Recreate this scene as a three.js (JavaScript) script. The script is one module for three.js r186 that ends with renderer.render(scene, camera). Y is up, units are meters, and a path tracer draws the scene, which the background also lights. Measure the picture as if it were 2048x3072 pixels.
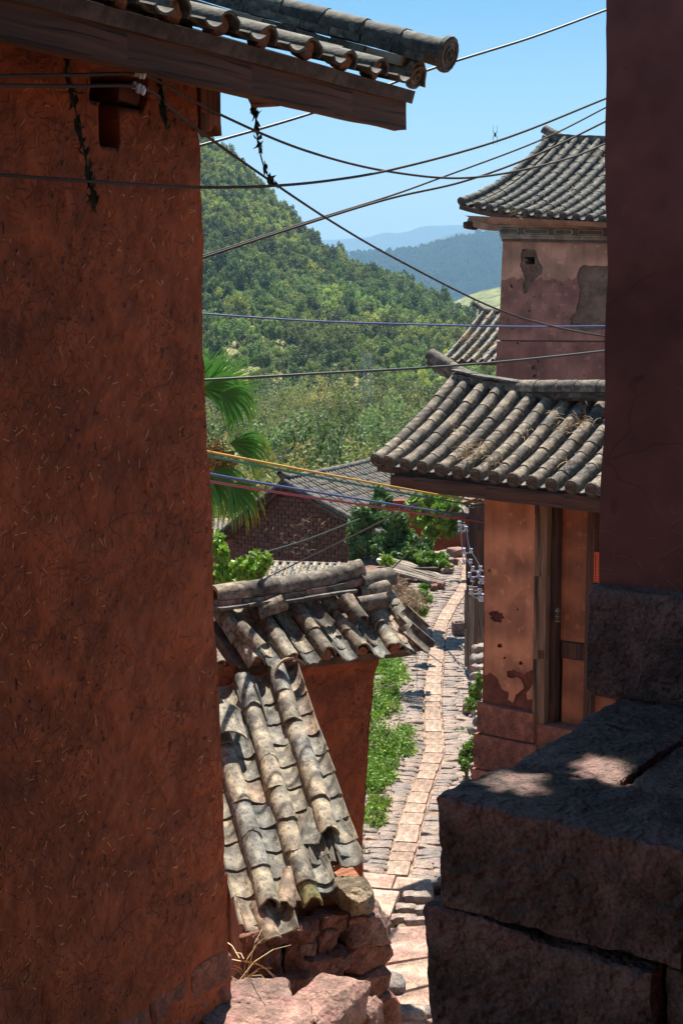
import * as THREE from 'three';
import { mergeGeometries, mergeVertices, toCreasedNormals } from 'three/addons/utils/BufferGeometryUtils.js';

// ---------------------------------------------------------------- camera, sky, sun, exposure
const scene = new THREE.Scene();
const FOCAL = 4266, HORIZON = 1005;                       // in pixels of the 2048 x 3072 photograph
const PITCH = Math.atan((1536 - HORIZON) / FOCAL);
const camera = new THREE.PerspectiveCamera(2 * Math.atan(1536 / FOCAL) * 180 / Math.PI, 682 / 1024, 0.1, 30000);
camera.position.set(0, 0, 0);
camera.rotation.x = -PITCH;
scene.add(camera);
const renderer = new THREE.WebGLRenderer({ antialias: true });
renderer.setSize(682, 1024);
renderer.toneMapping = THREE.LinearToneMapping;
renderer.toneMappingExposure = 2.6;
renderer.shadowMap.enabled = true;

const SUN_AZ = -1 * Math.PI / 180, SUN_EL = 63 * Math.PI / 180;
const sunDir = new THREE.Vector3(Math.sin(SUN_AZ) * Math.cos(SUN_EL), Math.sin(SUN_EL), -Math.cos(SUN_AZ) * Math.cos(SUN_EL));
{
  const W = 512, Hh = 256, data = new Float32Array(W * Hh * 4);
  const stops = [[0, [0.40, 0.43, 0.43]], [4, [0.33, 0.40, 0.42]], [8, [0.185, 0.32, 0.405]], [12.5, [0.070, 0.205, 0.355]], [25, [0.036, 0.13, 0.26]], [50, [0.020, 0.075, 0.165]], [90, [0.014, 0.052, 0.13]]];
  for (let j = 0; j < Hh; j++) for (let i = 0; i < W; i++) {
    const el = ((j + 0.5) / Hh - 0.5) * Math.PI, az = ((i + 0.5) / W - 0.5) * 2 * Math.PI;
    const deg = Math.max(0, el * 180 / Math.PI);
    let k = 0; while (k < stops.length - 2 && deg > stops[k + 1][0]) k++;
    let t = (deg - stops[k][0]) / (stops[k + 1][0] - stops[k][0]); t = Math.min(1, Math.max(0, t));
    const d = new THREE.Vector3(Math.cos(el) * Math.cos(az), Math.sin(el), Math.cos(el) * Math.sin(az)).dot(sunDir);
    const glow = 0.3 * Math.exp(-(1 - d) * 26);
    for (let c = 0; c < 3; c++) data[(j * W + i) * 4 + c] = stops[k][1][c] * (1 - t) + stops[k + 1][1][c] * t + glow;
    data[(j * W + i) * 4 + 3] = 1;
  }
  const sky = new THREE.DataTexture(data, W, Hh, THREE.RGBAFormat, THREE.FloatType);
  sky.mapping = THREE.EquirectangularReflectionMapping; sky.magFilter = THREE.LinearFilter; sky.minFilter = THREE.LinearFilter; sky.needsUpdate = true;
  scene.background = sky; scene.environment = sky;
}
const sun = new THREE.DirectionalLight(new THREE.Color(1.0, 0.94, 0.84), 5.0);
sun.position.copy(sunDir).multiplyScalar(60).add(new THREE.Vector3(0, -4, -18));
sun.target.position.set(0, -4, -18);
sun.castShadow = true;
Object.assign(sun.shadow.camera, { left: -40, right: 40, top: 40, bottom: -40, near: 1, far: 160 });
sun.shadow.mapSize.set(4096, 4096);
scene.add(sun, sun.target);
scene.fog = new THREE.FogExp2(new THREE.Color(0.40, 0.70, 1.0), 1.25e-4);

// ---------------------------------------------------------------- helpers
const V = (x, y, z) => new THREE.Vector3(x, y, z);
const UP = V(0, 1, 0);
function rng(seed) { let a = seed >>> 0; return () => { a |= 0; a = a + 0x6D2B79F5 | 0; let t = Math.imul(a ^ a >>> 15, 1 | a); t = t + Math.imul(t ^ t >>> 7, 61 | t) ^ t; return ((t ^ t >>> 14) >>> 0) / 4294967296; }; }
const R0 = rng(77);
const lerp = (a, b, t) => a + (b - a) * t, clamp = (x, a = 0, b = 1) => Math.min(b, Math.max(a, x));
const smooth = t => { t = clamp(t); return t * t * (3 - 2 * t); };
function hash(x, y, z) { let h = Math.imul(x | 0, 374761393) + Math.imul(y | 0, 668265263) + Math.imul(z | 0, 2147483647 ^ 0x5bd1e995) | 0; h = Math.imul(h ^ h >>> 13, 1274126177); return ((h ^ h >>> 16) >>> 0) / 4294967296; }
function noise(x, y, z = 0, per = 0) {
  const xi = Math.floor(x), yi = Math.floor(y), zi = Math.floor(z), f = t => t * t * (3 - 2 * t);
  const u = f(x - xi), v = f(y - yi), w = f(z - zi), m = a => per ? ((a % per) + per) % per : a;
  const h = (a, b, c) => hash(m(xi + a), m(yi + b), zi + c);
  return lerp(lerp(lerp(h(0, 0, 0), h(1, 0, 0), u), lerp(h(0, 1, 0), h(1, 1, 0), u), v), lerp(lerp(h(0, 0, 1), h(1, 0, 1), u), lerp(h(0, 1, 1), h(1, 1, 1), u), v), w) * 2 - 1;
}
function fbm(x, y, z = 0, oct = 4, per = 0) { let s = 0, a = 0.5, f = 1; for (let i = 0; i < oct; i++) { s += a * noise(x * f, y * f, z + i * 7.3, per ? per * f : 0); a *= 0.5; f *= 2; } return s; }

// a pixel of the photograph seen from the viewpoint, as a point in the place: at a forward distance, on a level, or on a plane
function ray(px, py) { const dx = (px - 1024) / FOCAL, dy = (1536 - py) / FOCAL, c = Math.cos(PITCH), s = Math.sin(PITCH); return V(dx, -s + dy * c, -c - dy * s); }
function at(px, py, Z) { const d = ray(px, py); return d.multiplyScalar(Z / -d.z); }
function onY(px, py, Y) { const d = ray(px, py); return d.multiplyScalar(Y / d.y); }
function onPlane(px, py, p, n) { const d = ray(px, py); return d.multiplyScalar(p.dot(n) / d.dot(n)); }

const bases = new WeakMap(), used = {};
function named(n) { const k = used[n] = (used[n] ?? -1) + 1; return k ? `${n}_${String(k).padStart(3, '0')}` : n; }
function tag(o, label, category, group) { o.userData.label = label; o.userData.category = category; if (group) o.userData.group = group; return o; }
function thing(name, p, label, category, group) { const g = new THREE.Group(); g.name = named(name); g.position.copy(p); bases.set(g, p.clone()); scene.add(g); return tag(g, label, category, group); }
function sub(parent, name) { const g = new THREE.Group(); g.name = name; parent.add(g); bases.set(g, bases.get(parent).clone()); return g; }
// geometry in place coordinates (or local with a matrix) under a thing or part
function part(parent, name, geo, mat, matrix) {
  const m = new THREE.Mesh(geo, mat); m.name = name; m.castShadow = m.receiveShadow = true;
  const b = bases.get(parent);
  if (matrix) { matrix.decompose(m.position, m.quaternion, m.scale); }
  m.position.sub(b); bases.set(m, V(0, 0, 0)); parent.add(m); return m;
}
function solo(name, geo, mat, label, category, group) {
  geo.computeBoundingBox(); const b = geo.boundingBox, p = V((b.min.x + b.max.x) / 2, b.min.y, (b.min.z + b.max.z) / 2);
  geo.translate(-p.x, -p.y, -p.z);
  const m = new THREE.Mesh(geo, mat); m.name = named(name); m.castShadow = m.receiveShadow = true; m.position.copy(p); scene.add(m);
  return tag(m, label, category, group);
}
function structure(name, geo, mat) { const m = new THREE.Mesh(geo, mat); m.name = named(name); m.castShadow = m.receiveShadow = true; m.userData.kind = 'structure'; scene.add(m); bases.set(m, V(0, 0, 0)); return m; }
function stuff(m) { m.userData.kind = 'stuff'; return m; }
function basis(X, Y, Z, P) { return new THREE.Matrix4().makeBasis(X, Y, Z).setPosition(P); }

// geometry
function gridGeo(nu, nv, fn, uvfn) {
  const pos = [], uv = [], idx = [];
  for (let j = 0; j <= nv; j++) for (let i = 0; i <= nu; i++) {
    const u = i / nu, v = j / nv, p = fn(u, v); pos.push(p.x, p.y, p.z); const q = uvfn ? uvfn(u, v, p) : [u, v]; uv.push(q[0], q[1]);
  }
  for (let j = 0; j < nv; j++) for (let i = 0; i < nu; i++) { const a = j * (nu + 1) + i, b = a + 1, c = a + nu + 1, d = c + 1; idx.push(a, b, d, a, d, c); }
  const g = new THREE.BufferGeometry();
  g.setAttribute('position', new THREE.Float32BufferAttribute(pos, 3)); g.setAttribute('uv', new THREE.Float32BufferAttribute(uv, 2)); g.setIndex(idx); g.computeVertexNormals(); return g;
}
function boxUV(g, s = 1) {
  if (g.index) g = g.toNonIndexed();
  const p = g.attributes.position, uv = new Float32Array(p.count * 2), a = V(), b = V(), c = V(), n = V();
  for (let i = 0; i < p.count; i += 3) {
    a.fromBufferAttribute(p, i); b.fromBufferAttribute(p, i + 1); c.fromBufferAttribute(p, i + 2); n.copy(c).sub(b).cross(a.clone().sub(b));
    const x = Math.abs(n.x), y = Math.abs(n.y), z = Math.abs(n.z);
    [a, b, c].forEach((q, k) => { const o = (i + k) * 2; if (y >= x && y >= z) { uv[o] = q.x * s; uv[o + 1] = q.z * s; } else if (x >= z) { uv[o] = q.z * s; uv[o + 1] = q.y * s; } else { uv[o] = q.x * s; uv[o + 1] = q.y * s; } });
  }
  g.setAttribute('uv', new THREE.BufferAttribute(uv, 2)); return g;
}
function fin(g, crease = 0.7, s = 1) { for (const k of Object.keys(g.attributes)) if (k !== 'position') g.deleteAttribute(k); g = mergeVertices(g, 1e-5); return boxUV(toCreasedNormals(g, crease), s); }
function displace(g, fn) { const p = g.attributes.position, v = V(); for (let i = 0; i < p.count; i++) { v.fromBufferAttribute(p, i); fn(v); p.setXYZ(i, v.x, v.y, v.z); } return g; }
// a rough block, w x h x d about its centre; n: how square its corners are
function stoneGeo(w, h, d, n = 8, amp = 0.02, seed = 1, seg = 4, crease = 0.9, uvs = 1, fine = 0, cuts = 0) {
  const cr = rng(seed * 977 + 5), cut = Array.from({ length: cuts }, () => { const q = V(cr() * 2 - 1, cr() * 2 - 1, cr() * 2 - 1).normalize(); return [q, (Math.abs(q.x) * w + Math.abs(q.y) * h + Math.abs(q.z) * d) / 2 * (0.66 + 0.26 * cr())]; });
  const g = new THREE.BoxGeometry(2, 2, 2, seg, seg, seg);
  displace(g, v => {
    const m = Math.max(Math.abs(v.x), Math.abs(v.y), Math.abs(v.z)), q = Math.pow(Math.abs(v.x) ** n + Math.abs(v.y) ** n + Math.abs(v.z) ** n, 1 / n);
    v.multiplyScalar(m / q); v.set(v.x * w / 2, v.y * h / 2, v.z * d / 2);
    for (const [q, dist] of cut) { const e = v.dot(q) - dist; if (e > 0) v.addScaledVector(q, -e); }
    const k = 1.7 / Math.cbrt(w * h * d), s = seed * 13.7;
    const o = V(fbm(v.x * k + s, v.y * k, v.z * k, 3), fbm(v.x * k, v.y * k + s, v.z * k + 9, 3), fbm(v.x * k + 5, v.y * k, v.z * k + s, 3));
    v.addScaledVector(o, amp * 2);
    if (fine) v.addScaledVector(V(fbm(v.x * 22, v.y * 22, v.z * 22 + s, 3), fbm(v.x * 22 + 7, v.y * 22 + s, v.z * 22, 3), fbm(v.x * 22, v.y * 22 + 3, v.z * 22 + s, 3)), fine * 2);
  });
  return fin(g, crease, uvs);
}
// a straight bar from A to B, w wide and h high (h along `up`)
function barGeo(A, B, w, h, up = UP, amp = 0.004, seg = 6, seed = 1) {
  const Z = B.clone().sub(A), L = Z.length(); Z.normalize(); const X = up.clone().cross(Z).normalize(), Y = Z.clone().cross(X);
  const g = new THREE.BoxGeometry(w, h, L, 2, 2, seg);
  displace(g, v => { v.x += amp * noise(v.z * 3 + seed, v.y * 9, seed); v.y += amp * noise(v.z * 3, v.x * 9 + seed, seed + 4); });
  const q = fin(g, 0.5, 1); // uv: along the bar
  const p = q.attributes.position, uv = q.attributes.uv; for (let i = 0; i < p.count; i++) uv.setXY(i, p.getX(i) + p.getY(i) * 1.1 + seed * 0.37, p.getZ(i) + seed * 0.7);
  return q.applyMatrix4(basis(X, Y, Z, A.clone().add(B).multiplyScalar(0.5)));
}
function tubeGeo(pts, r, seg = 40, rad = 5) { return new THREE.TubeGeometry(new THREE.CatmullRomCurve3(pts), seg, r, rad, false); }
// an irregular outline
function blob(cx, cy, rx, ry, seed, n = 26, rough = 0.35) { const o = []; for (let i = 0; i < n; i++) { const a = i / n * Math.PI * 2, k = 1 + rough * (1.3 * noise(Math.cos(a) * 1.4 + seed * 3.1, Math.sin(a) * 1.4, seed) + 0.7 * noise(Math.cos(a) * 4 + seed, Math.sin(a) * 4, seed + 5)); o.push([cx + Math.cos(a) * rx * k, cy + Math.sin(a) * ry * k]); } return o; }
function ragged(pts, amp, seed, sub_ = 5) { const o = []; for (let i = 0; i < pts.length; i++) { const a = pts[i], b = pts[(i + 1) % pts.length]; for (let k = 0; k < sub_; k++) { const t = k / sub_, x = lerp(a[0], b[0], t), y = lerp(a[1], b[1], t); o.push([x + amp * noise(x * 0.13 + seed, y * 0.13), y + amp * noise(x * 0.13, y * 0.13 + seed + 3) + amp * 0.6 * noise(x * 0.5, y * 0.5, seed)]); } } return o; }
// thick curved sheet over P(u,v), from t0 to t1 along its normal
function frameOf(P, u, v) {
  const e = 1e-3, a = P(u - e, v), b = P(u + e, v), c = P(u, v - e), d = P(u, v + e);
  const X = b.sub(a).normalize(), Z = c.sub(d).normalize(), Y = Z.clone().cross(X).normalize(); if (Y.y < 0) { Y.negate(); X.negate(); }
  const X2 = Y.clone().cross(Z).normalize(); return { X: X2, Y, Z, p: P(u, v) };
}
function thickPatch(P, nu, nv, t0, t1, uvs = 1) {
  const q = (u, v, t) => { const f = frameOf(P, clamp(u, 0.002, 0.998), clamp(v, 0.002, 0.998)); return P(u, v).addScaledVector(f.Y, t); };
  const gs = [gridGeo(nu, nv, (u, v) => q(u, v, t1)), gridGeo(nu, nv, (u, v) => q(u, v, t0)),
    gridGeo(nu, 1, (u, v) => q(u, 0, lerp(t0, t1, v))), gridGeo(nu, 1, (u, v) => q(u, 1, lerp(t0, t1, v))),
    gridGeo(1, nv, (u, v) => q(0, v, lerp(t0, t1, u))), gridGeo(1, nv, (u, v) => q(1, v, lerp(t0, t1, u)))];
  const g = mergeGeometries(gs); return boxUV(g, uvs);
}
function bilinear(BL, BR, TL, TR, sag = 0) { return (u, v) => { const p = BL.clone().multiplyScalar((1 - u) * (1 - v)).addScaledVector(BR, u * (1 - v)).addScaledVector(TL, (1 - u) * v).addScaledVector(TR, u * v); p.y -= sag * 4 * v * (1 - v); return p; }; }

// ---------------------------------------------------------------- textures and materials
function tex(n, fn, srgb = true, m = n) {
  const d = new Uint8Array(n * m * 4);
  for (let j = 0; j < m; j++) for (let i = 0; i < n; i++) { const c = fn(i / n, j / m), o = (j * n + i) * 4; for (let k = 0; k < 3; k++) d[o + k] = clamp(c[k]) * 255; d[o + 3] = 255; }
  const t = new THREE.DataTexture(d, n, m, THREE.RGBAFormat); t.wrapS = t.wrapT = THREE.RepeatWrapping; t.magFilter = THREE.LinearFilter; t.minFilter = THREE.LinearFilter;
  if (srgb) t.colorSpace = THREE.SRGBColorSpace; t.needsUpdate = true; return t;
}
const g3 = v => [v, v, v];
function worley(x, y, per) { let d1 = 9, d2 = 9; const xi = Math.floor(x), yi = Math.floor(y), m = a => ((a % per) + per) % per; for (let j = -1; j <= 1; j++) for (let i = -1; i <= 1; i++) { const a = xi + i, b = yi + j, px = a + hash(m(a), m(b), 3), py = b + hash(m(a), m(b), 8), d = Math.hypot(px - x, py - y); if (d < d1) { d2 = d1; d1 = d; } else if (d < d2) d2 = d; } return [d1, d2]; }
const rep = (t, r) => { const c = t.clone(); c.repeat.set(r, r); c.needsUpdate = true; return c; };
// earth plaster: cracked, pitted, full of chopped straw (one repeat = 2.2 m)
const MN = 1024, mudH = new Float32Array(MN * MN), mudS = new Float32Array(MN * MN);
{
  for (let j = 0; j < MN; j++) for (let i = 0; i < MN; i++) {
    const u = i / MN, v = j / MN, wx = u + 0.055 * fbm(u * 9, v * 9, 2, 4, 9), wy = v + 0.055 * fbm(u * 9, v * 9, 5, 4, 9);
    const w = worley(wx * 26, wy * 26, 26), w2 = worley(wx * 9, wy * 9, 9);
    let h = 0.55 + 0.34 * fbm(u * 13, v * 13, 0, 5, 13) + 0.22 * fbm(u * 42, v * 42, 4, 3, 42);
        h -= 0.04 * (1 - smooth((w[1] - w[0]) / 0.08)) * smooth((fbm(u * 16, v * 16, 9, 3, 16) - 0.06) * 5);
    h -= 0.15 * (1 - smooth((w2[1] - w2[0]) / 0.025)) * smooth((fbm(u * 7, v * 7, 19, 3, 7) - 0.12) * 5);
    const pit = smooth((fbm(u * 55, v * 55, 31, 2, 55) - 0.40) * 8) * smooth((fbm(u * 6, v * 6, 61, 2, 6) + 0.1) * 4); h -= 0.3 * pit;
    mudH[j * MN + i] = h;
  }
  const r = rng(5);
  for (let k = 0; k < 4200; k++) {
    const x = r() * MN, y = r() * MN, a = r() * Math.PI, L = 7 + r() * r() * 32, w = r() < 0.3 ? 2 : 1, s = 0.45 + r() * 0.55;
    if (fbm(x / MN * 5, y / MN * 5, 44, 2, 5) < -0.18 + r() * 0.2) continue;
    for (let t = 0; t < L; t += 0.5) for (let q = 0; q < w; q++) { const X = ((x + Math.cos(a) * t + q) | 0) % MN, Y = ((y + Math.sin(a) * t) | 0) % MN, o = ((Y + MN) % MN) * MN + (X + MN) % MN; mudS[o] = s; mudH[o] += 0.13; }
  }
}
const mudColor = tex(MN, (u, v) => { const o = ((v * MN) | 0) * MN + ((u * MN) | 0), h = mudH[o], s = mudS[o], t = fbm(u * 4, v * 4, 3, 4, 4), f = 0.82 + 0.18 * t + 0.55 * clamp(h - 0.5, -0.5, 0.35); return [lerp(f, 1.02, s * 0.75), lerp(f, 1.12, s * 0.75), lerp(f * 0.97, 1.0, s * 0.75)]; });
const mudBump = tex(MN, (u, v) => g3(mudH[((v * MN) | 0) * MN + ((u * MN) | 0)]), false);
// painted plaster, weathered
const plasterColor = tex(512, (u, v) => { const s = fbm(u * 5, v * 5, 1, 5, 5), streak = fbm(u * 40, v * 3, 7, 3, 40), p = smooth((fbm(u * 14, v * 14, 12, 3, 14) - 0.22) * 6), f = 0.84 + 0.30 * s + 0.05 * streak; return [f + 0.16 * p, f + 0.18 * p, f + 0.19 * p]; });
const plasterBump = tex(512, (u, v) => g3(0.5 + 0.3 * fbm(u * 18, v * 18, 0, 4, 18) - 0.5 * smooth((fbm(u * 30, v * 30, 15, 2, 30) - 0.42) * 9)), false);
// fired clay tile: mottled grey with lichen and soot (one repeat = 0.6 m)
const tileColor = tex(512, (u, v) => { const a = fbm(u * 6, v * 6, 0, 5, 6), l = smooth((fbm(u * 13, v * 13, 20, 3, 13) - 0.08) * 5), d = smooth((fbm(u * 17, v * 17, 33, 5, 17) - 0.06) * 3), sp = smooth((fbm(u * 50, v * 50, 3, 2, 50) - 0.25) * 6); let f = 0.76 + 0.34 * a; f = lerp(f, f * 0.62, d * 0.7); const r = f + 0.18 * l - 0.20 * sp; return [r, r * (0.985 - 0.01 * d), r * (0.95 - 0.03 * l)]; });
const tileBump = tex(512, (u, v) => g3(0.5 + 0.35 * fbm(u * 16, v * 16, 2, 5, 16) + 0.1 * fbm(u * 60, v * 60, 6, 2, 60)), false);
// sandstone with chisel marks (one repeat = 1 m)
const stoneColor = tex(512, (u, v) => { const a = fbm(u * 4, v * 4, 0, 5, 4), b = fbm(u * 20, v * 20, 9, 3, 20), st = smooth((fbm(u * 7, v * 7, 25, 4, 7) - 0.05) * 4); const f = 0.80 + 0.30 * a + 0.20 * b + 0.24 * fbm(u * 90, v * 90, 17, 2, 90); return [f, f * (0.98 - 0.05 * st), f * (0.97 - 0.02 * st)]; });
const stoneBump = tex(512, (u, v) => { const c = noise(u * 10 + v * 16, (u - v) * 26, 3, 0); return g3(0.5 + 0.34 * fbm(u * 9, v * 9, 1, 5, 9) + 0.22 * c * smooth((fbm(u * 3, v * 3, 4, 2, 3) + 0.3) * 3) + 0.26 * fbm(u * 50, v * 50, 8, 3, 50)); }, false);
const woodColor = tex(512, (u, v) => { const w = u + 0.03 * fbm(u * 4, v * 3, 2, 3, 0), g = fbm(w * 46, v * 2.2, 0, 4, 0), k = fbm(w * 8, v * 1.2, 6, 3, 0), cr = smooth((fbm(w * 60, v * 1.6, 14, 2, 0) - 0.30) * 7), f = 0.80 + 0.30 * g + 0.24 * k - 0.35 * cr; return [f, f * 0.98, f * 0.95]; });
const woodBump = tex(512, (u, v) => { const w = u + 0.03 * fbm(u * 4, v * 3, 2, 3, 0); return g3(0.5 + 0.4 * fbm(w * 46, v * 2.2, 0, 4, 0) - 0.4 * smooth((fbm(w * 60, v * 1.6, 14, 2, 0) - 0.30) * 7)); }, false);
const earthColor = tex(512, (u, v) => { const f = 0.78 + 0.4 * fbm(u * 12, v * 12, 0, 5, 12) + 0.12 * fbm(u * 70, v * 70, 3, 2, 70); return [f, f * 0.98, f * 0.95]; });

const C = (r, g, b) => new THREE.Color().setRGB(r, g, b);
const M = (o, phys) => new (phys ? THREE.MeshPhysicalMaterial : THREE.MeshStandardMaterial)({ roughness: 0.9, metalness: 0, side: THREE.DoubleSide, ...o });
const mat = {
  mud: M({ color: C(0.32, 0.075, 0.024), map: rep(mudColor, 1 / 2.2), bumpMap: rep(mudBump, 1 / 2.2), bumpScale: 0.05, roughness: 0.96 }),
  mudDark: M({ color: C(0.19, 0.052, 0.030), map: rep(mudColor, 1 / 1.4), bumpMap: rep(mudBump, 1 / 1.4), bumpScale: 0.015 }),
  mudGrey: M({ color: C(0.19, 0.125, 0.088), map: rep(mudColor, 1 / 1.1), bumpMap: rep(mudBump, 1 / 1.1), bumpScale: 0.015 }),
  purple: M({ color: C(0.28, 0.092, 0.075), map: rep(mudColor, 1 / 3.1), bumpMap: rep(mudBump, 1 / 3.1), bumpScale: 0.008 }),
  gatePlaster: M({ color: C(0.58, 0.23, 0.115), map: rep(plasterColor, 1 / 1.3), bumpMap: rep(plasterBump, 1 / 1.3), bumpScale: 0.006 }),
  towerHigh: M({ color: C(0.45, 0.25, 0.165), map: rep(plasterColor, 1 / 1.7), bumpMap: rep(plasterBump, 1 / 1.7), bumpScale: 0.012 }),
  towerLow: M({ color: C(0.28, 0.125, 0.09), map: rep(plasterColor, 1 / 2.3), bumpMap: rep(plasterBump, 1 / 2.3), bumpScale: 0.006 }),
  adobe: [0, 1, 2].map(k => M({ color: C(0.14 + 0.022 * k, 0.072 + 0.010 * k, 0.05 + 0.008 * k), map: rep(mudColor, 0.8), roughness: 0.97 })),
  mortar: M({ color: C(0.10, 0.052, 0.038), map: rep(mudColor, 0.5) }),
  oldWood: M({ color: C(0.095, 0.040, 0.022), map: woodColor, bumpMap: woodBump, bumpScale: 0.012, roughness: 0.85 }),
  redWood: M({ color: C(0.21, 0.075, 0.036), map: woodColor, bumpMap: woodBump, bumpScale: 0.006, roughness: 0.85 }),
  doorWood: M({ color: C(0.36, 0.115, 0.045), map: rep(plasterColor, 1 / 1.1), bumpMap: woodBump, bumpScale: 0.003, roughness: 0.75 }),
  postWood: M({ color: C(0.22, 0.125, 0.075), map: woodColor, bumpMap: woodBump, bumpScale: 0.010 }),
  greyWood: [0, 1, 2].map(k => M({ color: C(0.24 + 0.08 * k, 0.20 + 0.07 * k, 0.165 + 0.06 * k), map: woodColor, bumpMap: woodBump, bumpScale: 0.008 })),
  earth: M({ color: C(0.30, 0.17, 0.12), map: rep(earthColor, 0.5), roughness: 1 }),
  pathBed: M({ color: C(0.42, 0.30, 0.22), map: rep(earthColor, 0.7), bumpMap: rep(earthColor, 0.7), bumpScale: 0.02, roughness: 1 }),
  tread: M({ color: C(0.50, 0.31, 0.235), map: stoneColor, bumpMap: tex(512, (u, v) => { const w = 0.02 * fbm(u * 6, v * 6, 3, 3, 6), k = 0.5 + 0.5 * Math.sin((u * 22 - v * 5 + w * 40) * Math.PI * 2); return g3(0.45 + 0.3 * k * smooth((fbm(u * 4, v * 4, 8, 3, 4) + 0.25) * 3) + 0.25 * fbm(u * 20, v * 20, 2, 4, 20)); }, false), bumpScale: 0.02 }),
  slab: [0, 1, 2].map(k => M({ color: C(0.55 - 0.05 * k, 0.405 - 0.045 * k, 0.30 - 0.035 * k), map: stoneColor, bumpMap: stoneBump, bumpScale: 0.010 })),
  cobble: [[0.44, 0.36, 0.30], [0.35, 0.305, 0.27], [0.50, 0.39, 0.31], [0.39, 0.325, 0.275]].map(c => M({ color: C(...c), map: stoneColor, bumpMap: stoneBump, bumpScale: 0.012 })),
  redStone: [[0.42, 0.25, 0.195], [0.33, 0.20, 0.16], [0.30, 0.13, 0.085], [0.33, 0.25, 0.15]].map(c => M({ color: C(...c), map: stoneColor, bumpMap: stoneBump, bumpScale: 0.025 })),
  baseStone: [[0.34, 0.125, 0.075], [0.27, 0.10, 0.062]].map(c => M({ color: C(...c), map: stoneColor, bumpMap: stoneBump, bumpScale: 0.015 })),
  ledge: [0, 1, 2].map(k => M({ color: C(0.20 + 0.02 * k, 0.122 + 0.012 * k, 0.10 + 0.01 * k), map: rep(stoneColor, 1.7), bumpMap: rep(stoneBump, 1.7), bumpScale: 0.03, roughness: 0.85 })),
  tile: [[0.44, 0.38, 0.295], [0.39, 0.345, 0.28], [0.48, 0.395, 0.295], [0.30, 0.285, 0.26]].map(c => M({ color: C(...c), map: rep(tileColor, 1 / 0.6), bumpMap: rep(tileBump, 1 / 0.6), bumpScale: 0.006, roughness: 0.75 })),
  pan: [[0.31, 0.28, 0.235], [0.38, 0.32, 0.24], [0.40, 0.285, 0.205], [0.25, 0.245, 0.225]].map(c => M({ color: C(...c), map: rep(tileColor, 1 / 0.6), bumpMap: rep(tileBump, 1 / 0.6), bumpScale: 0.005, roughness: 0.75 })),
  brownTile: [[0.27, 0.21, 0.16], [0.21, 0.17, 0.138], [0.33, 0.265, 0.20]].map(c => M({ color: C(...c), map: rep(tileColor, 1 / 0.6), bumpMap: rep(tileBump, 1 / 0.6), bumpScale: 0.006, roughness: 0.85 })),
  darkTile: [[0.165, 0.15, 0.135], [0.145, 0.135, 0.125], [0.19, 0.17, 0.148]].map(c => M({ color: C(...c), map: rep(tileColor, 1 / 0.6), bumpMap: rep(tileBump, 1 / 0.6), bumpScale: 0.006, roughness: 0.85 })),
  greyTile: [[0.14, 0.135, 0.12], [0.105, 0.105, 0.098], [0.17, 0.16, 0.138]].map(c => M({ color: C(...c), map: rep(tileColor, 1 / 0.6), bumpMap: rep(tileBump, 1 / 0.6), bumpScale: 0.006, roughness: 0.85 })),
  clay: M({ color: C(0.34, 0.125, 0.06), map: rep(mudColor, 1.2), bumpMap: rep(mudBump, 1.2), bumpScale: 0.02 }),
  bed: M({ color: C(0.115, 0.088, 0.072), map: rep(earthColor, 1.2), roughness: 1 }),
  friezeDark: M({ color: C(0.095, 0.085, 0.065), map: rep(plasterColor, 1) }),
  friezeLight: M({ color: C(0.28, 0.22, 0.155), map: rep(plasterColor, 1) }),
  soffit: M({ color: C(0.30, 0.195, 0.135), map: rep(plasterColor, 0.7) }),
  black: M({ color: C(0.022, 0.022, 0.024), roughness: 0.5 }),
  cable: M({ color: C(0.035, 0.026, 0.022), roughness: 0.8 }),
  paleCable: M({ color: C(0.26, 0.21, 0.17), roughness: 0.6 }),
  blueCable: M({ color: C(0.05, 0.07, 0.22), roughness: 0.5 }),
  yellowCable: M({ color: C(0.50, 0.28, 0.04), roughness: 0.5 }),
  greenCable: M({ color: C(0.02, 0.16, 0.085), roughness: 0.5 }),
  redCable: M({ color: C(0.42, 0.03, 0.07), roughness: 0.5 }),
  steel: M({ color: C(0.38, 0.40, 0.42), roughness: 0.4, metalness: 0.6 }),
  porcelain: M({ color: C(0.55, 0.58, 0.64), roughness: 0.25 }),
  blueGlaze: M({ color: C(0.03, 0.08, 0.26), roughness: 0.25 }),
  leaf: (r, g, b, t = 0.4) => M({ color: C(1, 1, 1), vertexColors: true, roughness: 0.62, transmission: t, thickness: 0, ior: 1.3 }, true),
};

// ---------------------------------------------------------------- land
function pieces(list, x) { let i = 0; while (i < list.length - 2 && x > list[i + 1][0]) i++; const [a, b] = [list[i], list[i + 1]]; return lerp(a[1], b[1], clamp((x - a[0]) / (b[0] - a[0]))); }
const PATH_Y = -6.25;
const profile = [[-40, -1.3], [0, -1.62], [2.2, -1.75], [9.5, -5.15], [13, -6.0], [16.2, -6.42], [41, -6.36], [44, -8.9], [60, -9.6], [150, -15], [300, -17], [420, -17]];
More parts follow.
